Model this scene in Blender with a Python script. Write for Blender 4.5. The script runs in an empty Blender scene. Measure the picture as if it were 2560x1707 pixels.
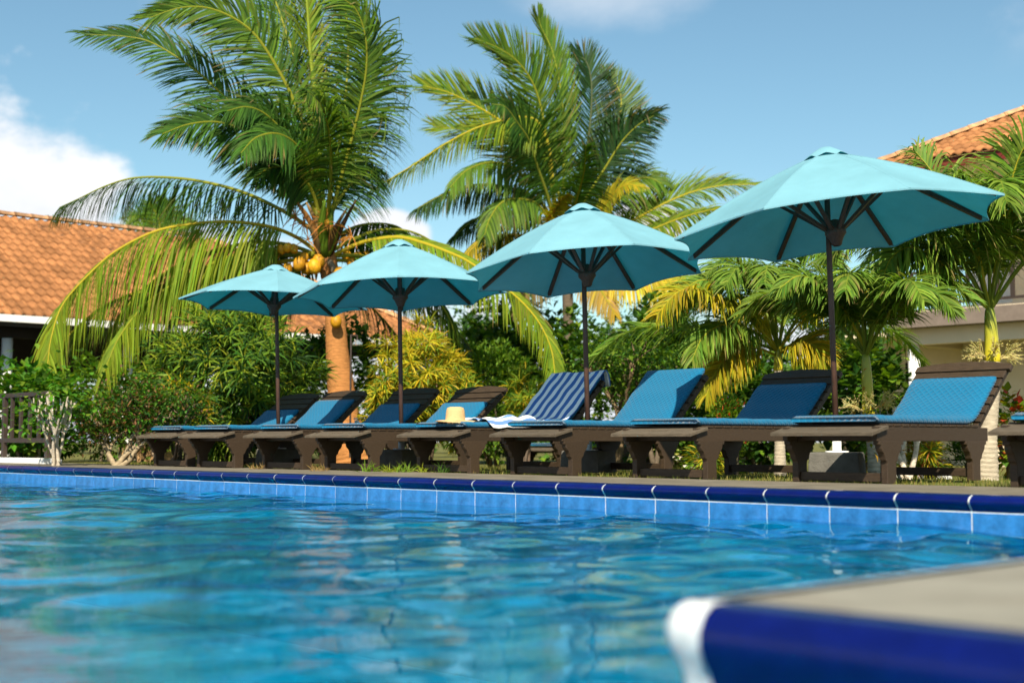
import bpy, math, random
import numpy as np
from mathutils import Vector, Matrix
R = random.Random(7)
rad = math.radians
sc = bpy.context.scene
col = sc.collection

# ------------------------------------------------------------------ camera
F = 3400.0; CX, CY, HY = 1280.0, 853.5, 1104.0
CH = 0.281                       # eye height above the deck
TH = math.atan((HY - CY) / F)
cam_d = bpy.data.cameras.new('camera'); cam = bpy.data.objects.new('camera', cam_d); col.objects.link(cam)
cam.location = (0, 0, CH); cam.rotation_euler = (math.pi / 2 + TH, 0, 0)
cam_d.sensor_width = 36.0; cam_d.lens = F / 2560 * 36
cam_d.clip_start = 0.05; cam_d.clip_end = 6000
cam_d.dof.use_dof = True; cam_d.dof.focus_distance = 12.5; cam_d.dof.aperture_fstop = 1.75
sc.camera = cam

# ------------------------------------------------------------------ light
TO_SUN = Vector((-.03, -1.08, 1.0)).normalized()
EL = math.asin(TO_SUN.z); AZ = math.atan2(TO_SUN.x, TO_SUN.y)
w = bpy.data.worlds.new('World'); sc.world = w; w.use_nodes = True
nt = w.node_tree; nt.nodes.clear()
def N(t, **k):
    n = nt.nodes.new(t)
    for a, b in k.items(): setattr(n, a, b)
    return n
def L(a, b): nt.links.new(a, b)
def M(op, a, b=None, c=None, clamp=False):
    n = N('ShaderNodeMath', operation=op, use_clamp=clamp)
    for i, v in enumerate((a, b, c)):
        if v is None: continue
        if isinstance(v, (int, float)): n.inputs[i].default_value = v
        else: L(v, n.inputs[i])
    return n.outputs[0]
sky = N('ShaderNodeTexSky', sky_type='NISHITA', sun_disc=False, sun_elevation=EL, sun_rotation=AZ,
        altitude=10, air_density=1.0, dust_density=0.5, ozone_density=0.7)
bg = N('ShaderNodeBackground'); bg.inputs['Strength'].default_value = 0.072
tc = N('ShaderNodeTexCoord'); sp = N('ShaderNodeSeparateXYZ'); L(tc.outputs['Generated'], sp.inputs[0])
az = M('ARCTAN2', sp.outputs[0], sp.outputs[1]); el = M('ARCSINE', sp.outputs[2])
cb = N('ShaderNodeCombineXYZ'); L(az, cb.inputs[0]); L(M('MULTIPLY', el, 1.5), cb.inputs[1])
def noise(vec, scale, detail=6, rough=.55, off=(0, 0, 0)):
    mp = N('ShaderNodeMapping'); mp.inputs['Location'].default_value = off; L(vec, mp.inputs[0])
    n = N('ShaderNodeTexNoise'); n.inputs['Scale'].default_value = scale; n.inputs['Detail'].default_value = detail
    n.inputs['Roughness'].default_value = rough; L(mp.outputs[0], n.inputs['Vector']); return n.outputs['Fac']
def sstep(x, a, b):
    n = N('ShaderNodeMapRange', interpolation_type='SMOOTHSTEP'); L(x, n.inputs[0])
    n.inputs[1].default_value = a; n.inputs[2].default_value = b; return n.outputs[0]
n1 = noise(cb.outputs[0], 9.0, 8, .58, (3.1, 1.2, 0)); n2 = noise(cb.outputs[0], 2.2, 3, .5, (0.4, 5.0, 2))
n3 = noise(cb.outputs[0], 5.0, 7, .62, (7.7, 2.2, 4))
def blob(a0, e0, ra, re):
    x = M('DIVIDE', M('SUBTRACT', az, a0), ra); y = M('DIVIDE', M('SUBTRACT', el, e0), re)
    return M('SUBTRACT', 1.0, M('ADD', M('MULTIPLY', x, x), M('MULTIPLY', y, y)))
# a low bank of cumulus all round the horizon, with taller heaps here and there
h = M('SUBTRACT', 0.115, el); bank = M('MULTIPLY', h, 7.0)
heaps = bank
for a0, e0, ra, re in ((-.43, .13, .16, .145), (-.24, .115, .12, .05), (-.09, .145, .035, .03), (.10, .155, .03, .024), (.9, .12, .3, .13), (2.0, .1, .25, .15), (-1.4, .12, .3, .12), (-2.5, .14, .4, .16), (3.0, .1, .3, .12)):
    heaps = M('MAXIMUM', heaps, blob(a0, e0, ra, re))
dens = M('ADD', heaps, M('MULTIPLY', M('SUBTRACT', n1, 0.5), 1.9))
m1 = sstep(dens, 0.02, 0.42)
wis = M('MULTIPLY', sstep(M('ADD', n3, M('MULTIPLY', n2, .5)), .86, 1.1), sstep(el, .24, .33))
w2 = M('MULTIPLY', sstep(M('ADD', blob(.075, .325, .09, .035), M('MULTIPLY', M('SUBTRACT', n3, .5), 2.2)), 0.0, 1.0), .75)
wis = M('MULTIPLY', M('MAXIMUM', wis, w2), .55)
mask = M('MAXIMUM', m1, wis, clamp=True)
cr = N('ShaderNodeValToRGB'); L(M('ADD', M('MULTIPLY', n1, .55), M('ADD', M('MULTIPLY', dens, .12), M('MULTIPLY', el, 1.3))), cr.inputs[0])
cr.color_ramp.elements[0].position = .25; cr.color_ramp.elements[0].color = (6.2, 6.6, 7.4, 1)
cr.color_ramp.elements[1].position = .8; cr.color_ramp.elements[1].color = (9.6, 9.6, 9.6, 1)
wb = N('ShaderNodeMixRGB', blend_type='MULTIPLY'); wb.inputs[0].default_value = 1; L(sky.outputs[0], wb.inputs[1]); wb.inputs[2].default_value = (.90, 1.13, 1.08, 1)   # slightly cyan white balance
mx = N('ShaderNodeMixRGB'); L(mask, mx.inputs[0]); L(wb.outputs[0], mx.inputs[1]); L(cr.outputs[0], mx.inputs[2])
L(mx.outputs[0], bg.inputs['Color']); out = N('ShaderNodeOutputWorld'); L(bg.outputs[0], out.inputs[0])
sd = bpy.data.lights.new('sun', 'SUN'); sd.energy = 5.0; sd.angle = rad(.53); sd.color = (1, .915, .76)
so = bpy.data.objects.new('sun', sd); col.objects.link(so)
so.rotation_euler = (-TO_SUN).to_track_quat('-Z', 'Y').to_euler()
vs = sc.view_settings; vs.view_transform = 'Standard'; vs.look = 'None'; vs.exposure = 0.78; vs.gamma = 1; vs.use_curve_mapping = False
cy = sc.cycles; cy.use_denoising = True; cy.max_bounces = 6; cy.diffuse_bounces = 3; cy.glossy_bounces = 3; cy.transmission_bounces = 5; cy.transparent_max_bounces = 6; cy.caustics_refractive = True; cy.caustics_reflective = False
cy.sample_clamp_indirect = 6.0; cy.blur_glossy = 0.3

# ------------------------------------------------------------------ picture <-> place
def pix(x, y, Y):
    u, v = (x - CX) / F, (y - CY) / F
    r = Vector((u, math.cos(TH) + v * math.sin(TH), math.sin(TH) - v * math.cos(TH)))
    return Vector((0, 0, CH)) + r * (Y / r.y)
def gp(x, y, z=0.0):
    p = pix(x, y, 1.0); d = p - Vector((0, 0, CH))
    return Vector((0, 0, CH)) + d * ((z - CH) / d.z)
def to_px(p):
    d = Vector(p) - Vector((0, 0, CH)); c = d.y * math.cos(TH) + d.z * math.sin(TH); uz = -d.y * math.sin(TH) + d.z * math.cos(TH)
    return (CX + F * d.x / c, CY - F * uz / c)
pe1, pe2 = gp(382, 1174.3), gp(2445, 1238)
E = (pe2 - pe1).normalized(); NN = Vector((-E.y, E.x, 0))     # along the pool edge / away from the pool
B0 = (pe1.dot(NN) + pe2.dot(NN)) / 2                       # the pool edge
def W(a, b, z=0.0): return E * a + NN * b + Vector((0, 0, z))
FRAME = Matrix((E, NN, Vector((0, 0, 1)))).transposed().to_4x4()
ROTZ = math.atan2(E.y, E.x)

# ------------------------------------------------------------------ mesh helper
class MB:
    def __init__(s): s.v = []; s.f = []; s.c = []; s.uv = None
    def vert(s, p, c=None): s.v.append(tuple(p)); s.c.append(c or (1, 1, 1)); return len(s.v) - 1
    def add(s, vs, fs, c=None):
        o = len(s.v); s.v.extend(tuple(p) for p in vs); s.c.extend([c or (1, 1, 1)] * len(vs)); s.f.extend(tuple(i + o for i in q) for q in fs); return s
    def box(s, x0, x1, y0, y1, z0, z1, mat=None, c=None):
        vs = [Vector((x, y, z)) for z in (z0, z1) for x, y in ((x0, y0), (x1, y0), (x1, y1), (x0, y1))]
        if mat: vs = [mat @ p for p in vs]
        return s.add(vs, [(3, 2, 1, 0), (4, 5, 6, 7), (0, 1, 5, 4), (1, 2, 6, 5), (2, 3, 7, 6), (3, 0, 4, 7)], c)
    def tube(s, pts, rr, n=8, c=None, cap=True):
        pts = [Vector(p) for p in pts]; o = len(s.v); k = len(pts)
        if isinstance(rr, (int, float)): rr = [rr] * k
        ref = Vector((0, 0, 1))
        for i, p in enumerate(pts):
            t = (pts[min(i + 1, k - 1)] - pts[max(i - 1, 0)])
            t = t.normalized() if t.length > 1e-9 else Vector((0, 0, 1))
            if abs(t.dot(ref)) > .95: ref = Vector((1, 0, 0)) if abs(t.x) < .9 else Vector((0, 1, 0))
            a = (ref - t * ref.dot(t)).normalized(); b = t.cross(a); ref = a
            for j in range(n):
                g = 2 * math.pi * j / n; s.v.append(tuple(p + (a * math.cos(g) + b * math.sin(g)) * rr[i])); s.c.append(c or (1, 1, 1))
        for i in range(k - 1):
            for j in range(n):
                s.f.append((o + i * n + j, o + i * n + (j + 1) % n, o + (i + 1) * n + (j + 1) % n, o + (i + 1) * n + j))
        if cap:
            s.f.append(tuple(o + j for j in reversed(range(n)))); s.f.append(tuple(o + (k - 1) * n + j for j in range(n)))
        return s
    def prism(s, poly, t0, t1, put, c=None):          # poly [(p,q)], put(p,q,t)->xyz
        n = len(poly); vs = [put(p, q, t0) for p, q in poly] + [put(p, q, t1) for p, q in poly]
        fs = [tuple(reversed(range(n))), tuple(range(n, 2 * n))] + [(i, (i + 1) % n, n + (i + 1) % n, n + i) for i in range(n)]
        return s.add(vs, fs, c)
    def mesh(s, name, mat, smooth=False):
        me = bpy.data.meshes.new(name); me.from_pydata(s.v, [], s.f); me.update()
        if mat: me.materials.append(mat)
        at = me.color_attributes.new('tint', 'FLOAT_COLOR', 'POINT')
        ca = np.ones((len(s.v), 4), np.float32); ca[:, :3] = np.array(s.c, np.float32); at.data.foreach_set('color', ca.ravel())
        if s.uv:
            ul = me.uv_layers.new(name='UVMap'); li = np.zeros(len(me.loops), np.int32); me.loops.foreach_get('vertex_index', li)
            ul.data.foreach_set('uv', np.array(s.uv, np.float32)[li].ravel())
        if smooth: me.polygons.foreach_set('use_smooth', [True] * len(me.polygons))
        return me
    def build(s, name, mat, parent=None, smooth=False, bevel=0, loc=None, rz=0):
        o = bpy.data.objects.new(name, s.mesh(name, mat, smooth)); col.objects.link(o)
        if parent: o.parent = parent
        if loc is not None: o.location = loc
        if rz: o.rotation_euler.z = rz
        if bevel:
            m = o.modifiers.new('soft', 'BEVEL'); m.width = bevel; m.segments = 2; m.limit_method = 'ANGLE'; m.angle_limit = rad(40)
        return o
def tag(o, label=None, cat=None, group=None, kind=None):
    if label: o['label'] = label
    if cat: o['category'] = cat
    if group: o['group'] = group
    if kind: o['kind'] = kind
    return o
def empty(name, loc=(0, 0, 0), rz=0, label=None, cat=None, group=None):
    o = bpy.data.objects.new(name, None); col.objects.link(o); o.location = loc; o.rotation_euler = (0, 0, rz); o.empty_display_size = .1
    return tag(o, label, cat, group)
def inst(name, me, parent=None, mw=None):
    o = bpy.data.objects.new(name, me); col.objects.link(o)
    if parent: o.parent = parent
    if mw is not None: o.matrix_local = mw
    return o
def copy_tree(o, parent=None):
    c = o.copy(); col.objects.link(c); c.parent = parent
    for ch in [x for x in o.children]: copy_tree(ch, c)
    return c
def spline(pts, n):
    P = [Vector(p) for p in pts]; P = [P[0] * 2 - P[1]] + P + [P[-1] * 2 - P[-2]]; k = len(P) - 3; o = []
    for i in range(n):
        t = i / (n - 1) * k; j = min(int(t), k - 1); u = t - j; a, b, c, d = P[j:j + 4]
        o.append(.5 * ((2 * b) + (c - a) * u + (2 * a - 5 * b + 4 * c - d) * u * u + (3 * b - a - 3 * c + d) * u ** 3))
    return o
def jit(c, k=.2): f = 1 + R.uniform(-k, k); return tuple(max(0, x * f * (1 + R.uniform(-k, k) * .4)) for x in c)
def mixc(a, b, t): return tuple(x + (y - x) * t for x, y in zip(a, b))

# ------------------------------------------------------------------ materials
def mat(name, base=(.5, .5, .5), rough=.6, spec=.4, tint=False, n_scale=0, n_amt=.25, bump=0, b_scale=60, transl=0, tcol=None, coat=0, stretch=None, dirt=None, metal=0, rand=0):
    m = bpy.data.materials.new(name); m.use_nodes = True; t = m.node_tree; p = t.nodes['Principled BSDF']; lk = t.links.new
    p.inputs['Roughness'].default_value = rough; p.inputs['Specular IOR Level'].default_value = spec; p.inputs['Coat Weight'].default_value = coat; p.inputs['Metallic'].default_value = metal
    p.inputs['Coat Roughness'].default_value = .08
    p.inputs['Base Color'].default_value = (*base, 1); src = None
    tcn = t.nodes.new('ShaderNodeTexCoord'); mp = t.nodes.new('ShaderNodeMapping'); lk(tcn.outputs['Object'], mp.inputs[0])
    if stretch: mp.inputs['Scale'].default_value = stretch
    def nz(scale, detail=5):
        n = t.nodes.new('ShaderNodeTexNoise'); n.inputs['Scale'].default_value = scale; n.inputs['Detail'].default_value = detail; n.inputs['Roughness'].default_value = .6; lk(mp.outputs[0], n.inputs['Vector']); return n
    def mix(a, b, f, mode='MIX'):
        x = t.nodes.new('ShaderNodeMixRGB'); x.blend_type = mode
        for i, v in ((0, f), (1, a), (2, b)):
            if isinstance(v, (int, float)): x.inputs[i].default_value = v
            elif isinstance(v, tuple): x.inputs[i].default_value = (*v, 1)
            else: lk(v, x.inputs[i])
        return x.outputs[0]
    src = base
    if tint:
        a = t.nodes.new('ShaderNodeAttribute'); a.attribute_name = 'tint'; src = mix(a.outputs['Color'], base, 1.0, 'MULTIPLY')
    if rand:
        oi = t.nodes.new('ShaderNodeObjectInfo'); r_ = t.nodes.new('ShaderNodeMapRange'); lk(oi.outputs['Random'], r_.inputs[0]); r_.inputs[3].default_value = 1 - rand; r_.inputs[4].default_value = 1 + rand
        src = mix(src, r_.outputs[0], 1.0, 'MULTIPLY')
    if n_scale:
        n = nz(n_scale); r_ = t.nodes.new('ShaderNodeMapRange'); lk(n.outputs['Fac'], r_.inputs[0]); r_.inputs[1].default_value = .3; r_.inputs[2].default_value = .7; r_.inputs[3].default_value = 1 - n_amt; r_.inputs[4].default_value = 1 + n_amt
        src = mix(src, r_.outputs[0], 1.0, 'MULTIPLY')
    if dirt:
        n = nz(dirt[1], 8); r_ = t.nodes.new('ShaderNodeMapRange'); lk(n.outputs['Fac'], r_.inputs[0]); r_.inputs[1].default_value = .5; r_.inputs[2].default_value = .7; r_.inputs[4].default_value = dirt[2]
        src = mix(src, dirt[0], r_.outputs[0])
    if not isinstance(src, tuple): lk(src, p.inputs['Base Color'])
    if bump:
        n = nz(b_scale); b = t.nodes.new('ShaderNodeBump'); b.inputs['Strength'].default_value = bump; b.inputs['Distance'].default_value = .02; lk(n.outputs['Fac'], b.inputs['Height']); lk(b.outputs[0], p.inputs['Normal'])
    if transl:
        tr = t.nodes.new('ShaderNodeBsdfTranslucent'); 
        if isinstance(src, tuple): tr.inputs[0].default_value = (*(tcol or src), 1)
        else: lk(mix(src, tcol or (1, 1, 1), 1.0, 'MULTIPLY'), tr.inputs[0])
        ms = t.nodes.new('ShaderNodeMixShader'); ms.inputs[0].default_value = transl; lk(p.outputs[0], ms.inputs[1]); lk(tr.outputs[0], ms.inputs[2]); lk(ms.outputs[0], t.nodes['Material Output'].inputs[0])
    return m
LEAF = mat('leaf', (1, 1, 1), .5, .12, tint=True, transl=.34, tcol=(1.9, 1.9, .6))
BARK = mat('bark', (1, 1, 1), .85, .2, tint=True, n_scale=25, n_amt=.35, bump=.5, b_scale=60)
PALMBARK = mat('palm_bark', (1, 1, 1), .85, .15, tint=True, n_scale=9, n_amt=.3, bump=.6, b_scale=45, stretch=(1, 1, 5))
WOOD = mat('dark_stained_wood', (.042, .026, .014), .55, .35, n_scale=14, n_amt=.35, bump=.25, b_scale=40, stretch=(1, 6, 6), dirt=((.07, .048, .031), 9, .4), rand=.15)
POLEW = mat('red_brown_pole', (.085, .042, .028), .5, .35, n_scale=20, n_amt=.3, stretch=(4, 4, .6))
GREYWOOD = mat('grey_brown_board', (.10, .077, .052), .7, .25, n_scale=14, n_amt=.3, bump=.3, b_scale=40, stretch=(1, 6, 6), rand=.12)  # end boards in a paler, greyer brown than the frame
FABRIC = mat('sky_blue_canvas', (.18, .385, .45), .85, .12, n_scale=2.5, n_amt=.09, bump=.35, b_scale=5, transl=.16, tcol=(.0, .9, .95))
CONC = mat('concrete', (.12, .112, .095), .9, .2, n_scale=7, n_amt=.25, bump=.4, b_scale=60, dirt=((.09, .085, .07), 5, .6))
WHITE = mat('white_paint', (.78, .76, .72), .6, .3, n_scale=3, n_amt=.05)
CREAM = mat('cream_plaster', (.76, .63, .45), .85, .15, n_scale=2, n_amt=.06, bump=.1, b_scale=120)
GREYTRIM = mat('grey_brown_trim', (.2, .155, .125), .7, .25, n_scale=6, n_amt=.12)
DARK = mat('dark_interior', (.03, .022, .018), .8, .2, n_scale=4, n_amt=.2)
BRONZE = mat('bronze_metal', (.045, .031, .024), .45, .4, n_scale=10, n_amt=.1)
TILE = mat('clay_roof_tile', (.34, .145, .055), .85, .15, n_scale=7, n_amt=.35, bump=.3, b_scale=60, rand=.28, tint=True, dirt=((.09, .05, .03), 4, .75))
RIDGE = mat('clay_ridge', (.5, .27, .13), .9, .15, n_scale=8, n_amt=.35, rand=.15, dirt=((.16, .11, .08), 5, .8))
NAVY = mat('navy_glazed_tile', (.002, .006, .085), .14, .4, n_scale=12, n_amt=.2, coat=.0, rand=.12)
SKYT = mat('blue_pool_tile', (.022, .155, .40), .22, .5, n_scale=16, n_amt=.3, rand=.1, dirt=((.06, .22, .55), 9, .55))
FLOORT = mat('pool_floor_tile', (.0, .36, .56), .6, .2, n_scale=1.7, n_amt=.65)  # strong mottling painted in for the light and dark patches of the water
GROUT = mat('white_grout', (.6, .62, .62), .8, .2, n_scale=30, n_amt=.15)
DECK = mat('stone_paving', (.25, .235, .19), .9, .15, n_scale=4, n_amt=.16, bump=.3, b_scale=120, dirt=((.2, .165, .12), 2.2, .6))
LAWN = mat('lawn_soil', (.13, .125, .035), .95, .1, n_scale=1.5, n_amt=.3, bump=.6, b_scale=30)
COCO = mat('coconut_husk', (.60, .28, .008), .55, .3, n_scale=14, n_amt=.45, rand=.25, dirt=((.14, .07, .02), 11, .8), tint=True)
STRAW = mat('straw', (.66, .43, .2), .8, .2, n_scale=60, n_amt=.2, bump=.5, b_scale=120, stretch=(1, 1, 5))
GLASS = mat('clear_dome', (.7, .75, .78), .05, .5); GLASS.node_tree.nodes['Principled BSDF'].inputs['Transmission Weight'].default_value = .8
# quilted cushion cloth and striped towels use the cloth's own UV
def cloth_mat(name, kind):
    m = bpy.data.materials.new(name); m.use_nodes = True; t = m.node_tree; p = t.nodes['Principled BSDF']; lk = t.links.new
    p.inputs['Roughness'].default_value = .85; p.inputs['Specular IOR Level'].default_value = .15; p.inputs['Sheen Weight'].default_value = .15
    uv = t.nodes.new('ShaderNodeUVMap'); s = t.nodes.new('ShaderNodeSeparateXYZ'); lk(uv.outputs[0], s.inputs[0])
    def mm(op, a, b=None):
        n = t.nodes.new('ShaderNodeMath'); n.operation = op
        for i, v in enumerate((a, b)):
            if v is None: continue
            if isinstance(v, (int, float)): n.inputs[i].default_value = v
            else: lk(v, n.inputs[i])
        return n.outputs[0]
    rp = t.nodes.new('ShaderNodeValToRGB'); cr = rp.color_ramp; e = cr.elements
    bmp = t.nodes.new('ShaderNodeBump'); bmp.inputs['Distance'].default_value = .01; lk(bmp.outputs[0], p.inputs['Normal'])
    if kind == 'quilt':
        k = 2 * math.pi / .055
        a = mm('ABSOLUTE', mm('SINE', mm('MULTIPLY', mm('ADD', s.outputs[0], s.outputs[1]), k / 2)))
        b = mm('ABSOLUTE', mm('SINE', mm('MULTIPLY', mm('SUBTRACT', s.outputs[0], mm('MULTIPLY', s.outputs[1], 1.0)), k / 2)))
        v = mm('MINIMUM', a, b); lk(v, rp.inputs[0]); bmp.inputs['Strength'].default_value = .5; lk(v, bmp.inputs['Height'])
        e[0].position = 0; e[0].color = (.010, .17, .30, 1); e[1].position = .2; e[1].color = (.002, .112, .225, 1)
    else:
        lk(mm('FRACT', mm('MULTIPLY', s.outputs[0], 8.0)), rp.inputs[0]); cr.interpolation = 'CONSTANT'
        c1, c2 = ((.93, .94, .95, 1), (.03, .15, .48, 1)) if kind == 'stripe' else ((.8, .8, .8, 1), (.12, .25, .55, 1))
        e[0].position = 0; e[0].color = c1; e[1].position = .5 if kind == 'stripe' else .62; e[1].color = c2
        n = t.nodes.new('ShaderNodeTexNoise'); n.inputs['Scale'].default_value = 300; bmp.inputs['Strength'].default_value = .5; lk(n.outputs['Fac'], bmp.inputs['Height'])
    lk(rp.outputs[0], p.inputs['Base Color']); return m
QUILT = cloth_mat('quilted_blue_cloth', 'quilt'); STRIPE = cloth_mat('striped_terry', 'stripe'); WTOWEL = cloth_mat('white_blue_terry', 'white')
BLACKC = mat('black_underside', (.012, .012, .014), .7, .3)

# ================================================================== THE SETTING
ZW = -0.185; DEPTH = -1.45
AP, BP = gp(1690, 1506).dot(E), gp(1690, 1506).dot(NN)     # corner of the near deck that juts into the pool
DB = B0 + 1.36                                            # where paving gives way to grass
# lawn: one sheet to the horizon, a shallow dip behind the loungers
m = MB(); bs = [DB - .02, DB + 1.5, DB + 3.2, DB + 5, DB + 8, DB + 40, 900]; zs = [-.012, -.02, -.06, -.12, -.21, -.21, -.21]; as_ = [-900, -60, -30, -15, 0, 15, 30, 60, 900]
for b_, z_ in zip(bs, zs):
    for a_ in as_: m.vert(W(a_, b_, z_))
for i in range(len(bs) - 1):
    for j in range(len(as_) - 1): k = i * len(as_) + j; m.f.append((k, k + 1, k + 1 + len(as_), k + len(as_)))
tag(m.build('lawn_ground', LAWN), kind='structure')
# paved deck: strip along the far edge, plus the deck to the right that ends in the near corner
m = MB()
def slab(a0, a1, b0, b1, z1=0.0, z0=-.25): m.prism([(a0, b0), (a1, b0), (a1, b1), (a0, b1)], z0, z1, lambda p, q, t: W(p, q, t))
slab(-40, AP + .02, B0 + .085, DB)
tag(m.build('paved_deck', mat('worn_brown_paving', (.16, .138, .10), .9, .15, n_scale=3, n_amt=.25, bump=.4, b_scale=90, dirt=((.26, .23, .18), 2.5, .6))), kind='structure')
m = MB(); slab(AP + .1, 25, BP + .1, DB); tag(m.build('near_deck', DECK), kind='structure')
# pool shell
m = MB()
def quad(*p): m.add(p, [(0, 1, 2, 3)])
PL, PB = -30, -6
quad(W(PL - .1, PB - .1, DEPTH), W(25.1, PB - .1, DEPTH), W(25.1, B0 + .1, DEPTH), W(PL - .1, B0 + .1, DEPTH))
quad(W(PL, B0 + .012, DEPTH), W(AP, B0 + .012, DEPTH), W(AP, B0 + .012, -.29), W(PL, B0 + .012, -.29))
quad(W(AP + .012, BP + .012, DEPTH), W(25, BP + .012, DEPTH), W(25, BP + .012, -.29), W(AP + .012, BP + .012, -.29))
quad(W(AP + .012, BP + .012, DEPTH), W(AP + .012, BP + .012, -.06), W(AP + .012, B0, -.06), W(AP + .012, B0, DEPTH))
quad(W(PL, PB, DEPTH), W(PL, B0, DEPTH), W(PL, B0, -.05), W(PL, PB, -.05)); quad(W(25, PB, DEPTH), W(25, PB, -.05), W(25, BP, -.05), W(25, BP, DEPTH))
quad(W(PL, PB, DEPTH), W(PL, PB, -.05), W(25, PB, -.05), W(25, PB, DEPTH))
pool = m.build('swimming_pool', FLOORT); tag(pool, kind='structure')
# white grout bed behind the tiles: what shows between them
prof = [(.085, .0), (.03, .0), (.008, -.002), (-.012, -.010), (-.026, -.024), (-.028, -.036), (-.016, -.056), (-.002, -.072), (.004, -.084)]
def strip_profile(pr, length, off=0.0):
    m = MB(); n = len(pr)
    for t in (0, length):
        for p, q in pr: m.vert((t, p + off, q))
    m.f += [(i, i + 1, n + i + 1, n + i) for i in range(n - 1)]
    return m
TL = .44; GR = .009
cop_me = strip_profile([(p, q + .003) if i < 3 else (p - .003, q) for i, (p, q) in enumerate(prof)], TL - GR).mesh('coping_tile', NAVY, True)
mt_ = MB(); mt_.box(0, TL - GR, 0, .02, -.305, -.092); tile_me = mt_.mesh('wall_tile', SKYT)
def edge_run(a0, a1, b, TL=.44, cop_me=cop_me, prof=prof):
    mw = FRAME.copy(); k = 0; a = a0
    gb = strip_profile([(p + .001, q) for p, q in prof], a1 - a0).build('grout_bed', GROUT, pool, True); gb.matrix_local = Matrix.Translation(W(a0, b)) @ FRAME
    gb2 = MB().box(0, a1 - a0, .004, .03, -.31, prof[-1][1]).build('grout_bed', GROUT, pool); gb2.matrix_local = Matrix.Translation(W(a0, b)) @ FRAME
    while a < a1 - .1:
        j = R.uniform(-.0015, .0015)
        inst('coping_tile', cop_me, pool, Matrix.Translation(W(a + GR / 2, b + j, R.uniform(-.001, .001))) @ FRAME)
        if TL < 1: inst('wall_tile', tile_me, pool, Matrix.Translation(W(a + GR / 2, b + j * .5)) @ FRAME)
        a += TL
a_joint = gp(1540, 1208.4).dot(E)
edge_run(a_joint - TL * 24, a_joint + TL * 8, B0)
big = [(.085, 0), (.03, 0), (.008, -.003), (-.014, -.016), (-.026, -.040), (-.026, -.064), (-.016, -.09), (.002, -.118), (.014, -.15)]
edge_run(AP + .07, AP + .07 + 1.5 * 3, BP, 1.5, strip_profile([(p, q + .003) if i < 3 else (p - .003, q) for i, (p, q) in enumerate(big)], 1.5 - GR).mesh('coping_tile', NAVY, True), big)
# white corner grout, and a sun reflection painted white along the edge running back
sp_ = [(p * 1.0, q) for p, q in prof]
m = MB(); n = len(prof); poly = []
path = [W(AP, B0 + .1)] + [W(AP, BP + .02)] + [W(AP + .02 - .02 * math.cos(t), BP + .02 - .02 * math.sin(t)) for t in (.4, .8, 1.2)] + [W(AP + .02, BP), W(AP + .075, BP)]
outw = [-E, -E] + [(-E * math.cos(t) - NN * math.sin(t)) for t in (.4, .8, 1.2)] + [-NN, -NN]
ws = [.03, .035, .045, .05, .05, .05, .05]
for c_, o_, w_ in zip(path, outw, ws):
    for p, q in big: m.vert(c_ - o_ * (p * (w_ / .085) if p > 0 else p) * 1.0 + Vector((0, 0, q + .004)))
for i in range(len(path) - 1):
    for j in range(n - 1): m.f.append((i * n + j, i * n + j + 1, (i + 1) * n + j + 1, (i + 1) * n + j))
m.build('corner_grout_and_glint', GROUT, pool, True)
m = MB(); m.prism([(AP + .05, BP + .05), (25, BP + .05), (25, BP + .12), (AP + .12, BP + .12), (AP + .12, B0 + .2), (AP + .05, B0 + .2)], -.25, -.0005, lambda p, q, t: W(p, q, t)); m.build('deck_border', DECK, pool)

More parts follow.
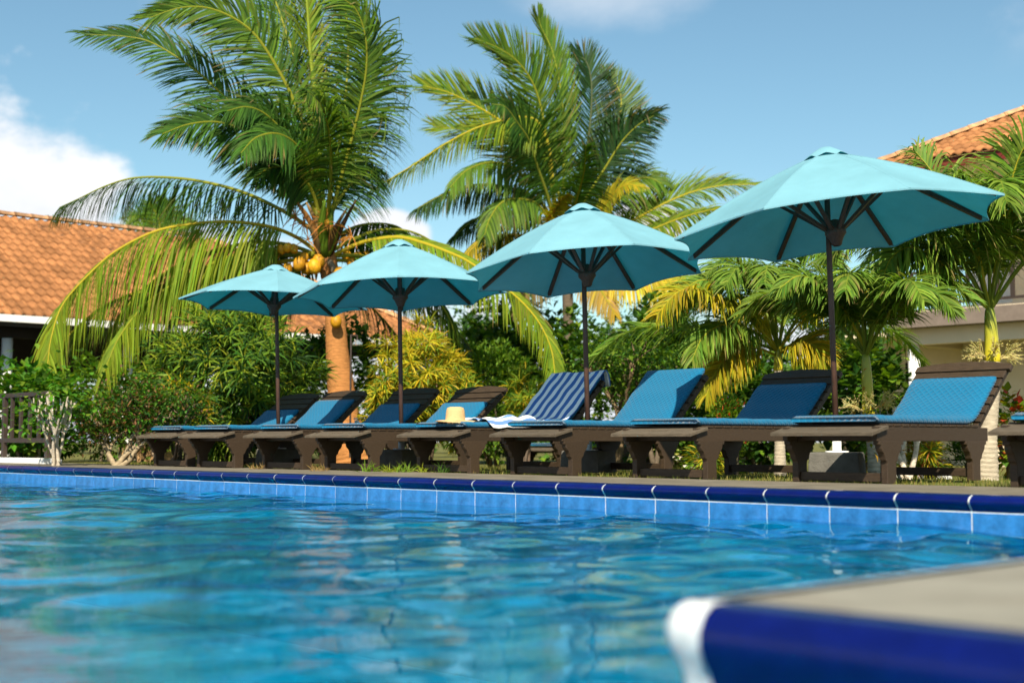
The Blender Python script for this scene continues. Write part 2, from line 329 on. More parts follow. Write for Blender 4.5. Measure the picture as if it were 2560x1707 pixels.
# water: rippled surface as real geometry
def water():
    rng = np.random.default_rng(5)
    aa = np.arange(-29.9, 9, .05); bb = np.arange(-4.0, B0 + .02, .035)
    A, B = np.meshgrid(aa, bb); H = np.zeros_like(A)
    warpA = A + .10 * np.sin(B * 2.1 + .7) + .06 * np.sin(A * 3.3 + B * 1.1); warpB = B + .10 * np.sin(A * 1.7 + 1.3) + .07 * np.sin(B * 2.9 - A * 1.9)
    for i in range(46):
        lam = math.exp(rng.uniform(math.log(.20), math.log(1.7))); th = rng.uniform(0, 2 * math.pi); k = 2 * math.pi / lam
        amp = .0030 * lam ** 1.1; ph = rng.uniform(0, 6.28)
        H += amp * np.sin(k * (warpA * math.cos(th) + warpB * math.sin(th)) + ph)
    mod = .75 + .45 * np.sin(A * .9 + 1.1 * np.sin(B * .8)) * np.sin(B * 1.3 + .6 * np.sin(A * 1.1)); H *= mod
    P = A[..., None] * np.array(E) + B[..., None] * np.array(NN); P[..., 2] = ZW + H
    h_, w_ = A.shape; idx = np.arange(h_ * w_).reshape(h_, w_)
    f = np.stack([idx[:-1, :-1], idx[:-1, 1:], idx[1:, 1:], idx[1:, :-1]], -1).reshape(-1, 4)
    me = bpy.data.meshes.new('water'); me.vertices.add(h_ * w_); me.vertices.foreach_set('co', P.astype(np.float32).ravel())
    me.loops.add(f.size); me.loops.foreach_set('vertex_index', f.astype(np.int32).ravel()); me.polygons.add(len(f))
    me.polygons.foreach_set('loop_start', np.arange(0, f.size, 4, dtype=np.int32)); me.polygons.foreach_set('loop_total', np.full(len(f), 4, np.int32))
    me.polygons.foreach_set('use_smooth', np.ones(len(f), bool)); me.update(calc_edges=True)
    mt = bpy.data.materials.new('pool_water'); mt.use_nodes = True; t = mt.node_tree; t.nodes.clear(); lk = t.links.new
    def nn(x): return t.nodes.new(x)
    o = nn('ShaderNodeOutputMaterial'); fr = nn('ShaderNodeFresnel'); fr.inputs[0].default_value = 1.27
    gl = nn('ShaderNodeBsdfGlossy'); gl.inputs['Roughness'].default_value = .0; gl.inputs['Color'].default_value = (.70, .93, 1, 1); rf = nn('ShaderNodeBsdfRefraction'); rf.inputs['IOR'].default_value = 1.33; rf.inputs['Roughness'].default_value = .0
    rf.inputs['Color'].default_value = (.25, .9, 1, 1); tr = nn('ShaderNodeBsdfTransparent'); tr.inputs[0].default_value = (.55, .95, 1, 1)
    m1 = nn('ShaderNodeMixShader'); m1.inputs[0].default_value = .33; m2 = nn('ShaderNodeMixShader')
    lk(rf.outputs[0], m1.inputs[1]); lk(tr.outputs[0], m1.inputs[2]); lk(fr.outputs[0], m2.inputs[0]); lk(m1.outputs[0], m2.inputs[1]); lk(gl.outputs[0], m2.inputs[2]); lk(m2.outputs[0], o.inputs[0])
    tcn = nn('ShaderNodeTexCoord'); nz = nn('ShaderNodeTexNoise'); nz.inputs['Scale'].default_value = 10; nz.inputs['Detail'].default_value = 3; lk(tcn.outputs['Object'], nz.inputs['Vector'])
    bp = nn('ShaderNodeBump'); bp.inputs['Strength'].default_value = .08; bp.inputs['Distance'].default_value = .02; lk(nz.outputs['Fac'], bp.inputs['Height'])
    for x in (fr, gl, rf): lk(bp.outputs[0], x.inputs['Normal'])
    me.materials.append(mt); ob = bpy.data.objects.new('water', me); col.objects.link(ob); tag(ob, kind='structure')
water()

# ================================================================== BUILDINGS
def pan_tile():            # one S-shaped clay tile: x across, y up the slope, z out
    m = MB(); k = 7
    for y, zz in ((0, 0), (.40, -.018)):
        for i in range(k):
            u = i / (k - 1); m.vert((u * .215 - .1075, y, zz + .024 * math.sin(u * 2 * math.pi + .6) + .03))
    for i in range(k):
        u = i / (k - 1); m.vert((u * .215 - .1075, .004, .024 * math.sin(u * 2 * math.pi + .6) + .008))
    m.f += [(i, i + 1, k + i + 1, k + i) for i in range(k - 1)] + [(2 * k + i, 2 * k + i + 1, i + 1, i) for i in range(k - 1)]
    return m
tile_mb = pan_tile(); roof_tile_me = tile_mb.mesh('roof_tile', TILE, True)
def tiled_slope(parent, corner, along, up_h, pitch, inside, n_along, n_up, wst=.2, hst=.31, limit=300):
    """corner: eave start; along: horizontal unit along the eave; up_h: horizontal unit up the slope; inside(s,t) keeps a tile"""
    up = (up_h * math.cos(pitch) + Vector((0, 0, math.sin(pitch)))).normalized(); nrm = along.cross(up)
    if nrm.z < 0: nrm = -nrm
    items = []
    for r in range(n_up):
        for c in range(n_along):
            s, t = c * wst + (wst / 2), r * hst
            if not inside(s, t): continue
            p = corner + along * s + up * t; x, y = to_px(p)
            vis = -40 < x < 2600 and -40 < y < 1100
            items.append((not vis, p.y, p))
    items.sort(key=lambda q: (q[0], q[1])); rest = MB()
    for i, (nv, d, p) in enumerate(items):
        mw = Matrix((along, up, nrm)).transposed().to_4x4(); mw = Matrix.Translation(p) @ mw @ Matrix.Rotation(R.uniform(-.012, .012), 4, 'Z') @ Matrix.Translation((0, R.uniform(-.008, .008), R.uniform(0, .006)))
        if i < limit and not nv: inst('roof_tile', roof_tile_me, parent, mw)
        else:
            f = R.uniform(.82, 1.18); rest.add([mw @ Vector(v) for v in tile_mb.v], tile_mb.f, (f, f, f))
    if rest.v: tag(rest.build('roof_tiles', TILE, parent, True), kind='stuff')
    return up, nrm
def ridge_caps(parent, p0, p1, step=.38, r=.09):
    d = (p1 - p0); n = int(d.length / step); d.normalize(); m = MB(); k = 6
    for y, rr in ((0, r), (step * 1.1, r * .86)):
        for i in range(k): g = math.pi * i / (k - 1); m.vert((rr * math.cos(g), y, rr * math.sin(g) - .01))
    m.f += [(i, i + 1, k + i + 1, k + i) for i in range(k - 1)] + [tuple(range(k))]
    me = m.mesh('ridge_tile', RIDGE, True); x = d.cross(Vector((0, 0, 1))).normalized(); z = x.cross(d)
    fr = Matrix((x, d, z)).transposed().to_4x4()
    for i in range(n): inst('ridge_tile', me, parent, Matrix.Translation(p0 + d * step * i + Vector((0, 0, .02))) @ fr @ Matrix.Rotation(R.uniform(-.03, .03), 4, 'Z'))
# --- open pavilion behind the left garden
pv0 = pix(0, 786, 25.0); ev = pv0.z; pv = empty('pavilion', (0, 0, 0), 0, 'open pavilion with orange clay tile hip roof and white columns behind the coconut palm', 'pavilion')
UPH = -E; PT = rad(30.5); SD = 4.35; T0, T1 = -9.0, 11.1; SL = SD / math.cos(PT)
c0 = pv0 + NN * T0
tiled_slope(pv, c0 + UPH * -.02, NN, UPH, PT, lambda s, t: t < SL - .1 and s < (T1 - T0) - t * math.cos(PT) + .1, int((T1 - T0) / .2), int(SL / .31) + 1)
rz_ = ev + SD * math.tan(PT); m = MB()
q = lambda t, s, z: pv0 + NN * t + UPH * s + Vector((0, 0, z - ev))
m.add([q(T0, 0, ev), q(T1, 0, ev), q(T1 - SD, SD, rz_), q(T0, SD, rz_)], [(0, 1, 2, 3)])
m.add([q(T1, 0, ev), q(T1, 2 * SD, ev), q(T1 - SD, SD, rz_)], [(0, 1, 2)]); m.add([q(T1, 2 * SD, ev), q(T0, 2 * SD, ev), q(T0, SD, rz_), q(T1 - SD, SD, rz_)], [(0, 1, 2, 3)])
m.v = [(x, y, z - .02) for x, y, z in m.v]; m.build('roof', RIDGE, pv)
ridge_caps(pv, q(T0, SD, rz_ + .03), q(T1 - SD, SD, rz_ + .03)); ridge_caps(pv, q(T1, 0, ev + .03), q(T1 - SD, SD, rz_ + .03))
fz = MB()
fz.prism([(-.12, -.13), (.0, -.13), (.0, .0), (-.12, .0)], T0, T1 + .1, lambda s, z, t: q(t, s, ev + z)); fz.build('gutter', WHITE, pv)
MB().prism([(.02, -.2), (.06, -.2), (.06, -.02), (.02, -.02)], T0, T1, lambda s, z, t: q(t, s, ev + z)).build('fascia', BRONZE, pv)
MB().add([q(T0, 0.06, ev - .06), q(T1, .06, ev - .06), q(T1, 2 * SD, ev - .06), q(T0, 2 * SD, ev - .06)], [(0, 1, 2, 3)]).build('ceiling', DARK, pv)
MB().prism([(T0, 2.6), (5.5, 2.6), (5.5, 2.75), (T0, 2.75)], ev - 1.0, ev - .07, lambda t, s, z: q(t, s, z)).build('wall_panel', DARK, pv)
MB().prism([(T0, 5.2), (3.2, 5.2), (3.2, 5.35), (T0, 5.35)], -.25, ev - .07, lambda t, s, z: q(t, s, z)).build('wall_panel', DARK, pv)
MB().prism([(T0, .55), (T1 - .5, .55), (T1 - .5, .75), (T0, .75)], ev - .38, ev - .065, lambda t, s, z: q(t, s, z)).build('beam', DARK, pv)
for x_ in (-.62, .42, 2.9, 5.4, 8.0, 10.3):
    c_ = q(x_, .65, 0); MB().tube([(c_.x, c_.y, -.25), (c_.x, c_.y, .1), (c_.x, c_.y, ev - .3)], [.13, .105, .1], 14).build('column', WHITE, pv, True)
# --- villa on the right
vb = empty('villa', (0, 0, 0), 0, 'two-storey cream villa with balcony and orange tiled roof behind the right palms', 'villa')
v0 = pix(2222, 815, 27.0); s0 = v0.z - .06; g0 = -.25                # left end of the balcony edge
vq = lambda a, b, z: Vector((v0.x, v0.y, 0)) + E * a + NN * b + Vector((0, 0, z))
def vbox(name, a0, a1, b0, b1, z0, z1, mt, par=vb, bev=0): return MB().prism([(a0, b0), (a1, b0), (a1, b1), (a0, b1)], z0, z1, lambda p, q_, t: vq(p, q_, t)).build(name, mt, par, bevel=bev)
VL = 8.0
vbox('balcony_slab', 0, VL, 0, 3.0, s0, s0 + .3, GREYTRIM); vbox('balcony_floor', .2, VL, .15, 2.9, s0 + .31, s0 + .36, CREAM)
vbox('beam', .12, VL, .3, .55, s0 - .32, s0 - .004, CREAM); vbox('beam', .12, .37, .56, 3, s0 - .32, s0 - .004, CREAM)
vbox('wall', -1.5, 1.0, 2.2, 2.4, g0, s0 - .004, CREAM)
vbox('doorway', -.95, -.5, 2.17, 2.198, g0, s0 - .55, DARK)
vbox('porch_ceiling', -1.5, .11, .6, 2.19, s0 - .1, s0 - .02, CREAM)
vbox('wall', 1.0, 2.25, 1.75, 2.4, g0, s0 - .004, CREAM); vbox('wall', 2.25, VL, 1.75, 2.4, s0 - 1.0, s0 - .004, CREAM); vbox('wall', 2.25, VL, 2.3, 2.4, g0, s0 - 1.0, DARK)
for a_ in (2.3, 3.2): vbox('window_frame', a_, a_ + .06, 1.72, 1.8, g0, s0 - 1.0, DARK)
for i in range(14): vbox('curtain_fold', 2.42 + i * .06, 2.46 + i * .06, 1.9 + .02 * (i % 2), 1.94 + .02 * (i % 2), .5, s0 - 1.1, WHITE)
vbox('window_rail', 2.2, VL, 1.6, 1.66, .55, .62, DARK)
for a_ in (.3, 3.9, 7.5):
    c_ = vq(a_, .42, 0); MB().tube([(c_.x, c_.y, g0), (c_.x, c_.y, s0 - .32)], .115, 16).build('column', WHITE, vb, True)
for k, z_ in enumerate((.42, 1.05)): vbox('rail', .1, VL, .08, .13, s0 + z_, s0 + z_ + .05, BRONZE)
for i in range(22): vbox('baluster', .12 + i * .3, .2 + i * .3, .085, .125, s0 + .47, s0 + 1.05, BRONZE)
vbox('upper_wall', .5, VL, 2.4, 2.6, s0 + .3, 5.3, WHITE); vbox('upper_wall', 1.6, VL, 2.0, 2.39, s0 + .3, 5.3, CREAM); vbox('window', 2.4, 3.4, 1.96, 1.995, s0 + 1.0, s0 + 2.2, DARK)
re0 = pix(2150, 428, 26.6); vr = re0.z
rq = lambda a, b, z: Vector((re0.x, re0.y, 0)) + E * a + NN * b + Vector((0, 0, z))
RP = rad(27); RD = 4.2; RSL = RD / math.cos(RP); RL = 9.0
tiled_slope(vb, rq(0, 0, vr), E, NN, RP, lambda s, t: s > t * math.cos(RP) - .1 and t < RSL and s < RL, int(RL / .2), int(RSL / .31) + 1, limit=280)
rtop = vr + RD * math.tan(RP); m = MB()
m.add([rq(0, 0, vr), rq(RL, 0, vr), rq(RL, RD, rtop), rq(RD, RD, rtop)], [(0, 1, 2, 3)]); m.add([rq(0, 2 * RD, vr), rq(0, 0, vr), rq(RD, RD, rtop)], [(0, 1, 2)]); m.add([rq(0, 2 * RD, vr), rq(RD, RD, rtop), rq(RL, RD, rtop), rq(RL, 2 * RD, vr)], [(0, 1, 2, 3)])
m.v = [(x, y, z - .02) for x, y, z in m.v]; m.build('roof', RIDGE, vb); ridge_caps(vb, rq(0, 0, vr + .03), rq(RD, RD, rtop + .03)); ridge_caps(vb, rq(RD, RD, rtop + .03), rq(RL, RD, rtop + .03))
REDF = mat('red_fascia', (.16, .02, .015), .6, .3)
MB().prism([(.05, -.2), (.1, -.2), (.1, -.03), (.05, -.03)], .05, RL, lambda b, z, a: rq(a, b, vr + z)).build('fascia', REDF, vb)
MB().add([rq(.1, .1, vr - .08), rq(RL, .1, vr - .08), rq(RL, 2 * RD, vr - .08), rq(.1, 2 * RD, vr - .08)], [(0, 1, 2, 3)]).build('soffit', CREAM, vb)
# --- low white garden walls seen under the loungers
def wall_thing(p0, p1, z0, z1, th, label, mt=WHITE):
    d = (p1 - p0); d.z = 0; ln = d.length; o = MB().box(0, ln, -th / 2, th / 2, z0, z1).build('garden_wall', mt, bevel=.015); o.location = (p0.x, p0.y, 0); o.rotation_euler.z = math.atan2(d.y, d.x); tag(o, label, 'wall')
wall_thing(pix(2185, 1180, 19), pix(2372, 1180, 18), -.3, pix(2300, 1174, 18.5).z, .15, 'long low white wall seen under the lounger nearest the villa')
wall_thing(pix(1832, 1150, 22), pix(1882, 1150, 21.5), -.3, pix(1850, 1108, 22).z, .15, 'white wall pier between shrubs, seen under the parasol row')
wall_thing(pix(1660, 1150, 26), pix(1745, 1150, 25.5), -.3, pix(1700, 1122, 26).z, .15, 'white wall behind low crotons in the middle distance')
wall_thing(pix(300, 1140, 22), pix(450, 1140, 22.5), -.3, pix(380, 1108, 22).z, .2, 'low tan plastered wall behind the gnarled shrub', mat('tan_plaster', (.5, .3, .14), .9, .1, n_scale=5, n_amt=.2))
# --- bronze railing on a white plinth at the far left
rp0 = gp(92, 1160); rp0 = rp0 + NN * .2
fc = empty('railing', rp0, ROTZ, 'bronze metal railing on a white plinth beside the left hedge', 'railing'); rs = 18.0 / F
MB().box(-3, .02, -.12, .12, 0, .07).build('plinth', WHITE, fc, bevel=.006)
for x_ in (-.14, -1.5, -2.8): MB().box(x_ - .035, x_ + .035, -.03, .03, .07, .93).build('post', BRONZE, fc, bevel=.004)
for x_ in (-.42, -.7, -.98, -1.26): MB().box(x_ - .025, x_ + .025, -.02, .02, .33, .87).build('baluster', BRONZE, fc, bevel=.003)
MB().box(-2.9, -.175, -.028, .028, .87, .928).build('top_rail', BRONZE, fc, bevel=.004); MB().box(-2.9, -.175, -.025, .025, .27, .33).build('bottom_rail', BRONZE, fc, bevel=.004)

# ================================================================== LOUNGERS
LW = .76; HIN = 1.2; PZ = .403                     # width, hinge, top of the slats
def lbox(x0, x1, y0, y1, z0, z1, name, par, bev=.004): return MB().box(x0, x1, y0, y1, z0, z1).build(name, WOOD, par, bevel=bev)
leg_half = [(.055, 0), (.055, .135), (.062, .15), (.08, .158), (.088, .18), (.1, .2), (.122, .215), (.136, .235), (.14, .258), (.165, .262), (.165, .287)]
leg_half = [(p if p <= .055 else .055 + (p - .055) * .85, q) for p, q in leg_half]
leg_poly = [(-p, q) for p, q in leg_half] + [(p, q) for p, q in reversed(leg_half)]
def make_lounger(phi):
    o = empty('sun_lounger')
    for x in (-LW, -.042): lbox(x, x + .042, -.17, 1.32, .285, .383, 'side_rail', o)
    for x in (-LW + .0, -.044):
        for y in (0, 1.14): MB().prism(leg_poly, x - .003, x + .047, lambda p, q, t, y=y: (t, y + p, q)).build('leg', WOOD, o, bevel=.004)
    # tilted end board with a hand hole
    m = MB(); b0, b1, z0, z1 = -.275, -.075, .343, .391; x0, x1 = -LW - .03, .03; h0, h1 = -LW / 2 - .1, -LW / 2 + .1
    def P(x, u, dz): return (x, b0 + (b1 - b0) * u, z0 + (z1 - z0) * u + dz)
    xs = (x0, h0, h1, x1); us = (0, .42, .62, 1)
    for dz in (0, -.024):
        for u in us:
            for x in xs: m.vert(P(x, u, dz))
    fs = []
    for j in range(3):
        for i in range(3):
            if i == 1 and j == 1: continue
            a = j * 4 + i; fs += [(a, a + 1, a + 5, a + 4), (a + 16 + 4, a + 16 + 5, a + 17, a + 16)]
    for a, b in [(i, i + 1) for i in range(3)] : fs.append((a + 16, b + 16, b, a))
    for a, b in [(12 + i, 13 + i) for i in range(3)]: fs.append((a, b, b + 16, a + 16))
    for j in range(3): fs.append((j * 4, j * 4 + 4, j * 4 + 20, j * 4 + 16)); fs.append((j * 4 + 3, j * 4 + 19, j * 4 + 23, j * 4 + 7))
    fs += [(5, 6, 22, 21), (10, 9, 25, 26), (9, 5, 21, 25), (6, 10, 26, 22)]
    m.f = fs; m.build('end_board', GREYWOOD, o, bevel=.003)
    for k in range(12): lbox(-LW - .005, .005, -.06 + k * .104, -.06 + k * .104 + .078, .385, PZ, 'slat', o, .003)
    lbox(-LW + .042, -.042, -.05, .0, .29, .37, 'crossbeam', o); lbox(-LW + .042, -.042, 1.22, 1.27, .29, .37, 'crossbeam', o)
    lbox(-LW + .05, -.05, -.03, .03, .01, .07, 'stretcher', o); lbox(-LW + .05, -.05, 1.11, 1.17, .03, .09, 'stretcher', o)
    c, s = math.cos(phi), math.sin(phi)
    fr = Matrix.Translation((0, HIN, .40)) @ Matrix.Rotation(phi, 4, 'X')
    def bb(name, x0, x1, y0, y1, z0, z1): ob = MB().box(x0, x1, y0, y1, z0, z1, fr).build(name, WOOD, o, bevel=.003)
    for x in (-LW + .02, -.06): bb('backrest_rail', x, x + .04, 0, .66, -.05, -.004)
    for k in range(6): bb('backrest_slat', -LW, 0, .03 + k * .098, .03 + k * .098 + .08, -.003, .016)
    m = MB(); n = 9
    for dz in (.018, -.02):
        for i in range(n):
            x = -LW - .02 + (LW + .04) * i / (n - 1); cv = .045 * math.sin(math.pi * i / (n - 1)) ** .8
            for y in (.615, .675 + cv): m.vert(fr @ Vector((x, y, dz)))
    k = 2 * n
    for i in range(n - 1):
        a = 2 * i; m.f += [(a, a + 2, a + 3, a + 1), (k + a + 1, k + a + 3, k + a + 2, k + a), (a + 1, a + 3, k + a + 3, k + a + 1), (a, k + a, k + a + 2, a + 2)]
    m.f += [(0, 1, k + 1, k), (k - 2, 2 * k - 2, 2 * k - 1, k - 1)]; m.build('headboard', WOOD, o, bevel=.003)
    for x in (-LW + .08, -.11):
        p1 = fr @ Vector((x, .42, -.04)); MB().tube([p1, (x, HIN + .1, .3)], .016, 6).build('prop', WOOD, o)
    return o
def cloth_path(phi, y0, back, z0, rad_=.12):
    """profile along the lounger: flat, then up the backrest"""
    pts = []; y = y0
    while y < HIN - rad_: pts.append((y, z0)); y += .05
    c, s = math.cos(phi), math.sin(phi)
    bx = lambda d: (HIN + d * c - (z0 - .40) * s, .40 + d * s + (z0 - .40) * c)
    A0 = Vector((HIN - rad_, z0)); A2 = Vector(bx(rad_)); A1 = Vector((HIN - (z0 - .4) * math.tan(phi / 2), z0))
    for k in range(7): t = k / 6; q = A0 * (1 - t) ** 2 + A1 * 2 * t * (1 - t) + A2 * t * t; pts.append((q.x, q.y))
    d = rad_ + .05
    while d < back: pts.append(bx(d)); d += .05
    pts.append(bx(back)); return pts
def make_cushion(phi, back, y0=-.13, xo=0, th=.052):
    W2 = .70; pa = cloth_path(phi, y0, back, PZ + .004); n = len(pa)
    nr = []
    for i in range(n):
        a, b = pa[max(i - 1, 0)], pa[min(i + 1, n - 1)]; d = Vector((b[0] - a[0], b[1] - a[1])).normalized(); nr.append((-d.y, d.x))
    arc = [0]
    for i in range(1, n): arc.append(arc[-1] + math.hypot(pa[i][0] - pa[i - 1][0], pa[i][1] - pa[i - 1][1]))
    m = MB(); m.uv = []; cx = -LW / 2 + xo
    sec = [(-.5, .5), (-.493, .85), (-.475, 1.0), (-.3, 1.03), (0, 1.0), (.3, 1.03), (.475, 1.0), (.493, .85), (.5, .5), (.493, .15), (.475, 0), (-.475, 0), (-.493, .15)]
    tot = arc[-1]
    for i, (y, z) in enumerate(pa):
        edge = min(arc[i], tot - arc[i]); sh = 1 - (.5 if edge < 1e-6 else 0) ; wo = .004 * math.sin(arc[i] * 23)
        for u, h in sec:
            t = th * (h if sh == 1 else .5 + (h - .5) * .55) + (wo if h > .4 else 0); px_ = cx + u * W2 * (1 if edge > 1e-6 else .985)
            m.vert((px_, y + nr[i][0] * t, z + nr[i][1] * t)); m.uv.append((u * W2, arc[i] + (.05 * (h - 1) if abs(u) > .48 else 0)))
    k = len(sec)
    for i in range(n - 1):
        for j in range(k): m.f.append((i * k + j, i * k + (j + 1) % k, (i + 1) * k + (j + 1) % k, (i + 1) * k + j))
    m.f += [tuple(range(k)), tuple(reversed(range((n - 1) * k, n * k)))]
    m.f = [tuple(reversed(f)) for f in m.f]
    o = m.build('lounger_cushion', QUILT, None, True)
    b = MB()
    for i in range(0, n):
        y, z = pa[i]
        for u in (-.47, .47): b.vert((cx + u * W2, y - nr[i][0] * .004, z - nr[i][1] * .004))
    b.f = [(2 * i, 2 * i + 1, 2 * i + 3, 2 * i + 2) for i in range(n - 1)]
    b.build('underside', BLACKC, o)
    return o
feet = [(478, 1166.7), (597, 1169.8), (768, 1173.6), (938, 1177.3), (1187, 1182.5), (1442, 1189), (1780, 1197.5), (2230, 1209)]
ords = ['first', 'second', 'third', 'fourth', 'fifth', 'sixth', 'seventh', 'eighth', 'ninth']
desc = ['its headboard slats bare', 'before the thick palm trunk', 'by the second parasol pole', 'before the yellow bush', 'carrying the hat and towels', 'its headboard hidden by the cushion', 'its backrest shaded', 'largest fully in view', 'cut off by the right edge']
PH = [rad(40), rad(41), rad(41), rad(40), rad(44), rad(45), rad(43), rad(43), rad(38)]
BK = [.36, .52, .40, .40, .70, .74, .50, .50, .5]; YO = [-.12, -.12, -.1, -.12, -.1, -.12, -.12, -.12, -.1]
spots = [gp(*f) for f in feet]; spots.append(spots[-1] + E * 1.62 + NN * .02)
protos = {}
loungers = []
for i, p in enumerate(spots):
    key = round(PH[i], 3)
    if key not in protos: o = protos[key] = make_lounger(PH[i])
    else: o = copy_tree(protos[key])
    rz = ROTZ + R.uniform(-.02, .02); o.location = p; o.rotation_euler = (0, 0, rz); loungers.append(o)
    tag(o, f'{ords[i]} dark wooden lounger from the left by the pool, {desc[i]}', 'sun lounger', 'wooden sun loungers along the pool')
    c = make_cushion(PH[i], BK[i], YO[i]); c.location = p; c.rotation_euler = (0, 0, rz)
    tag(c, f'blue quilted cushion on the {ords[i]} poolside lounger from the left', 'cushion', 'blue quilted lounger cushions')
# lower row of loungers on the lawn behind
backs = [((1562, 1170), 'dark wooden lounger on the lawn behind, under the sixth poolside lounger', 'blue cushion on the lawn lounger seen under the sixth poolside lounger'),
         ((1695, 1170), 'dark wooden lounger on the lawn behind, left of the white wall pier', 'blue cushion on the lawn lounger left of the white wall pier'),
         ((1400, 1172), 'dark wooden lounger on the lawn behind, under the fifth poolside lounger', 'blue cushion on the lawn lounger seen under the fifth poolside lounger')]
for (x_, y_), l1, l2 in backs:
    p = gp(x_, y_, -.2); o = copy_tree(protos[round(PH[0], 3)]); p.z = -.205; o.location = p; o.rotation_euler = (0, 0, ROTZ + R.uniform(-.05, .05)); tag(o, l1, 'sun lounger', 'loungers on the lawn behind')
    c = make_cushion(PH[0], .5); c.location = p; c.rotation_euler = o.rotation_euler; tag(c, l2, 'cushion', 'cushions of the lawn loungers')
# towels and hat on the fifth lounger
p5, rz5 = spots[4], loungers[4].rotation_euler.z
def sheet(name, mt, pa, x0, x1, nx, lift, uvw, wave=.006, hang=0, thick=.008):
    m = MB(); m.uv = []; n = len(pa)
    for i, (y, z) in enumerate(pa):
        for j in range(nx):
            u = j / (nx - 1); x = x0 + (x1 - x0) * u
            zz = z + lift + wave * (math.sin(u * 19 + i * .9) + math.sin(i * 1.3 + u * 7)) * .6 + wave
            if hang: e = max(0, (u - (1 - hang)) / hang); zz -= .07 * e * e
            m.vert((x, y, zz)); m.uv.append((u * uvw, i / n))
    for i in range(n - 1):
        for j in range(nx - 1): a = i * nx + j; m.f.append((a, a + 1, a + nx + 1, a + nx))
    o = m.build(name, mt, None, True); s = o.modifiers.new('thick', 'SOLIDIFY'); s.thickness = thick; s.offset = 1; return o
pa = cloth_path(PH[4], .86, .735, PZ + .062); top = pa[-1]
pa += [(top[0] + .03, top[1] + .004), (top[0] + .055, top[1] - .02), (top[0] + .07, top[1] - .07), (top[0] + .08, top[1] - .14)]
o = sheet('beach_towel', STRIPE, pa, -LW / 2 - .34, -LW / 2 + .40, 33, .006, .82, .007); o.location = p5; o.rotation_euler.z = rz5
tag(o, 'blue and white striped towel draped over a raised lounger backrest', 'towel')
m = MB(); m.uv = []; nx, ny = 30, 22
for i in range(ny):
    for j in range(nx):
        u, v = j / (nx - 1), i / (ny - 1); x = -.50 + .58 * u; y = .22 + .62 * v + .05 * math.sin(u * 6)
        z = PZ + .066 + .016 * (1 + math.sin(u * 15 + v * 6) * math.sin(v * 9 - u * 4)) + .02 * math.exp(-((v - .85) / .15) ** 2) * (1 + math.sin(u * 12))
        if x > -.035: z -= (x + .035) * .75; x = -.035 + (x + .035) * .45
        m.vert((x, y, z)); m.uv.append((u * .55, v))
for i in range(ny - 1):
    for j in range(nx - 1): a = i * nx + j; m.f.append((a, a + 1, a + nx + 1, a + nx))
o = m.build('crumpled_towel', WTOWEL, None, True); s = o.modifiers.new('thick', 'SOLIDIFY'); s.thickness = .008; s.offset = 1; o.location = p5; o.rotation_euler.z = rz5
tag(o, 'crumpled white towel with pale blue bands beside the straw hat', 'towel')
hb = empty('straw_hat', (0, 0, 0), 0, 'straw sun hat with frayed brim lying on the fifth lounger cushion', 'hat')
hp = p5 + E * -.27 + NN * -.0 + Vector((0, 0, PZ + .062)); hb.location = hp
pr = [(.0, .135), (.05, .134), (.075, .125), (.084, .1), (.088, .06), (.092, .02), (.098, .008)]
def lathe(m, pr, n=28, wob=0):
    o = len(m.v)
    for k, (r_, z_) in enumerate(pr):
        for j in range(n): g = 2 * math.pi * j / n; m.vert((r_ * math.cos(g), r_ * math.sin(g), z_ + wob * r_ * math.sin(2 * g + 1)))
    for k in range(len(pr) - 1):
        for j in range(n): m.f.append((o + k * n + j, o + k * n + (j + 1) % n, o + (k + 1) * n + (j + 1) % n, o + (k + 1) * n + j))
    return m
lathe(MB(), pr).build('hat_crown', STRAW, hb, True); lathe(MB(), [(.096, .01), (.13, .008), (.165, .002), (.185, -.004)], wob=.05).build('brim', STRAW, hb, True)
m = MB()
for k in range(150):
    g = 2 * math.pi * k / 150 + R.uniform(-.02, .02); r0, r1 = .18, R.uniform(.2, .235); d = Vector((math.cos(g), math.sin(g), 0)); sd_ = Vector((-d.y, d.x, 0)) * .0022; z0 = -.003 + .05 * r0 * math.sin(2 * g + 1)
    b = d * r1 + sd_ * R.uniform(-6, 6); m.add([d * r0 - sd_ + Vector((0, 0, z0)), d * r0 + sd_ + Vector((0, 0, z0)), b + sd_ * .5 + Vector((0, 0, z0 + R.uniform(-.02, .006)))], [(0, 1, 2)])
m.build('frayed_edge', STRAW, hb)

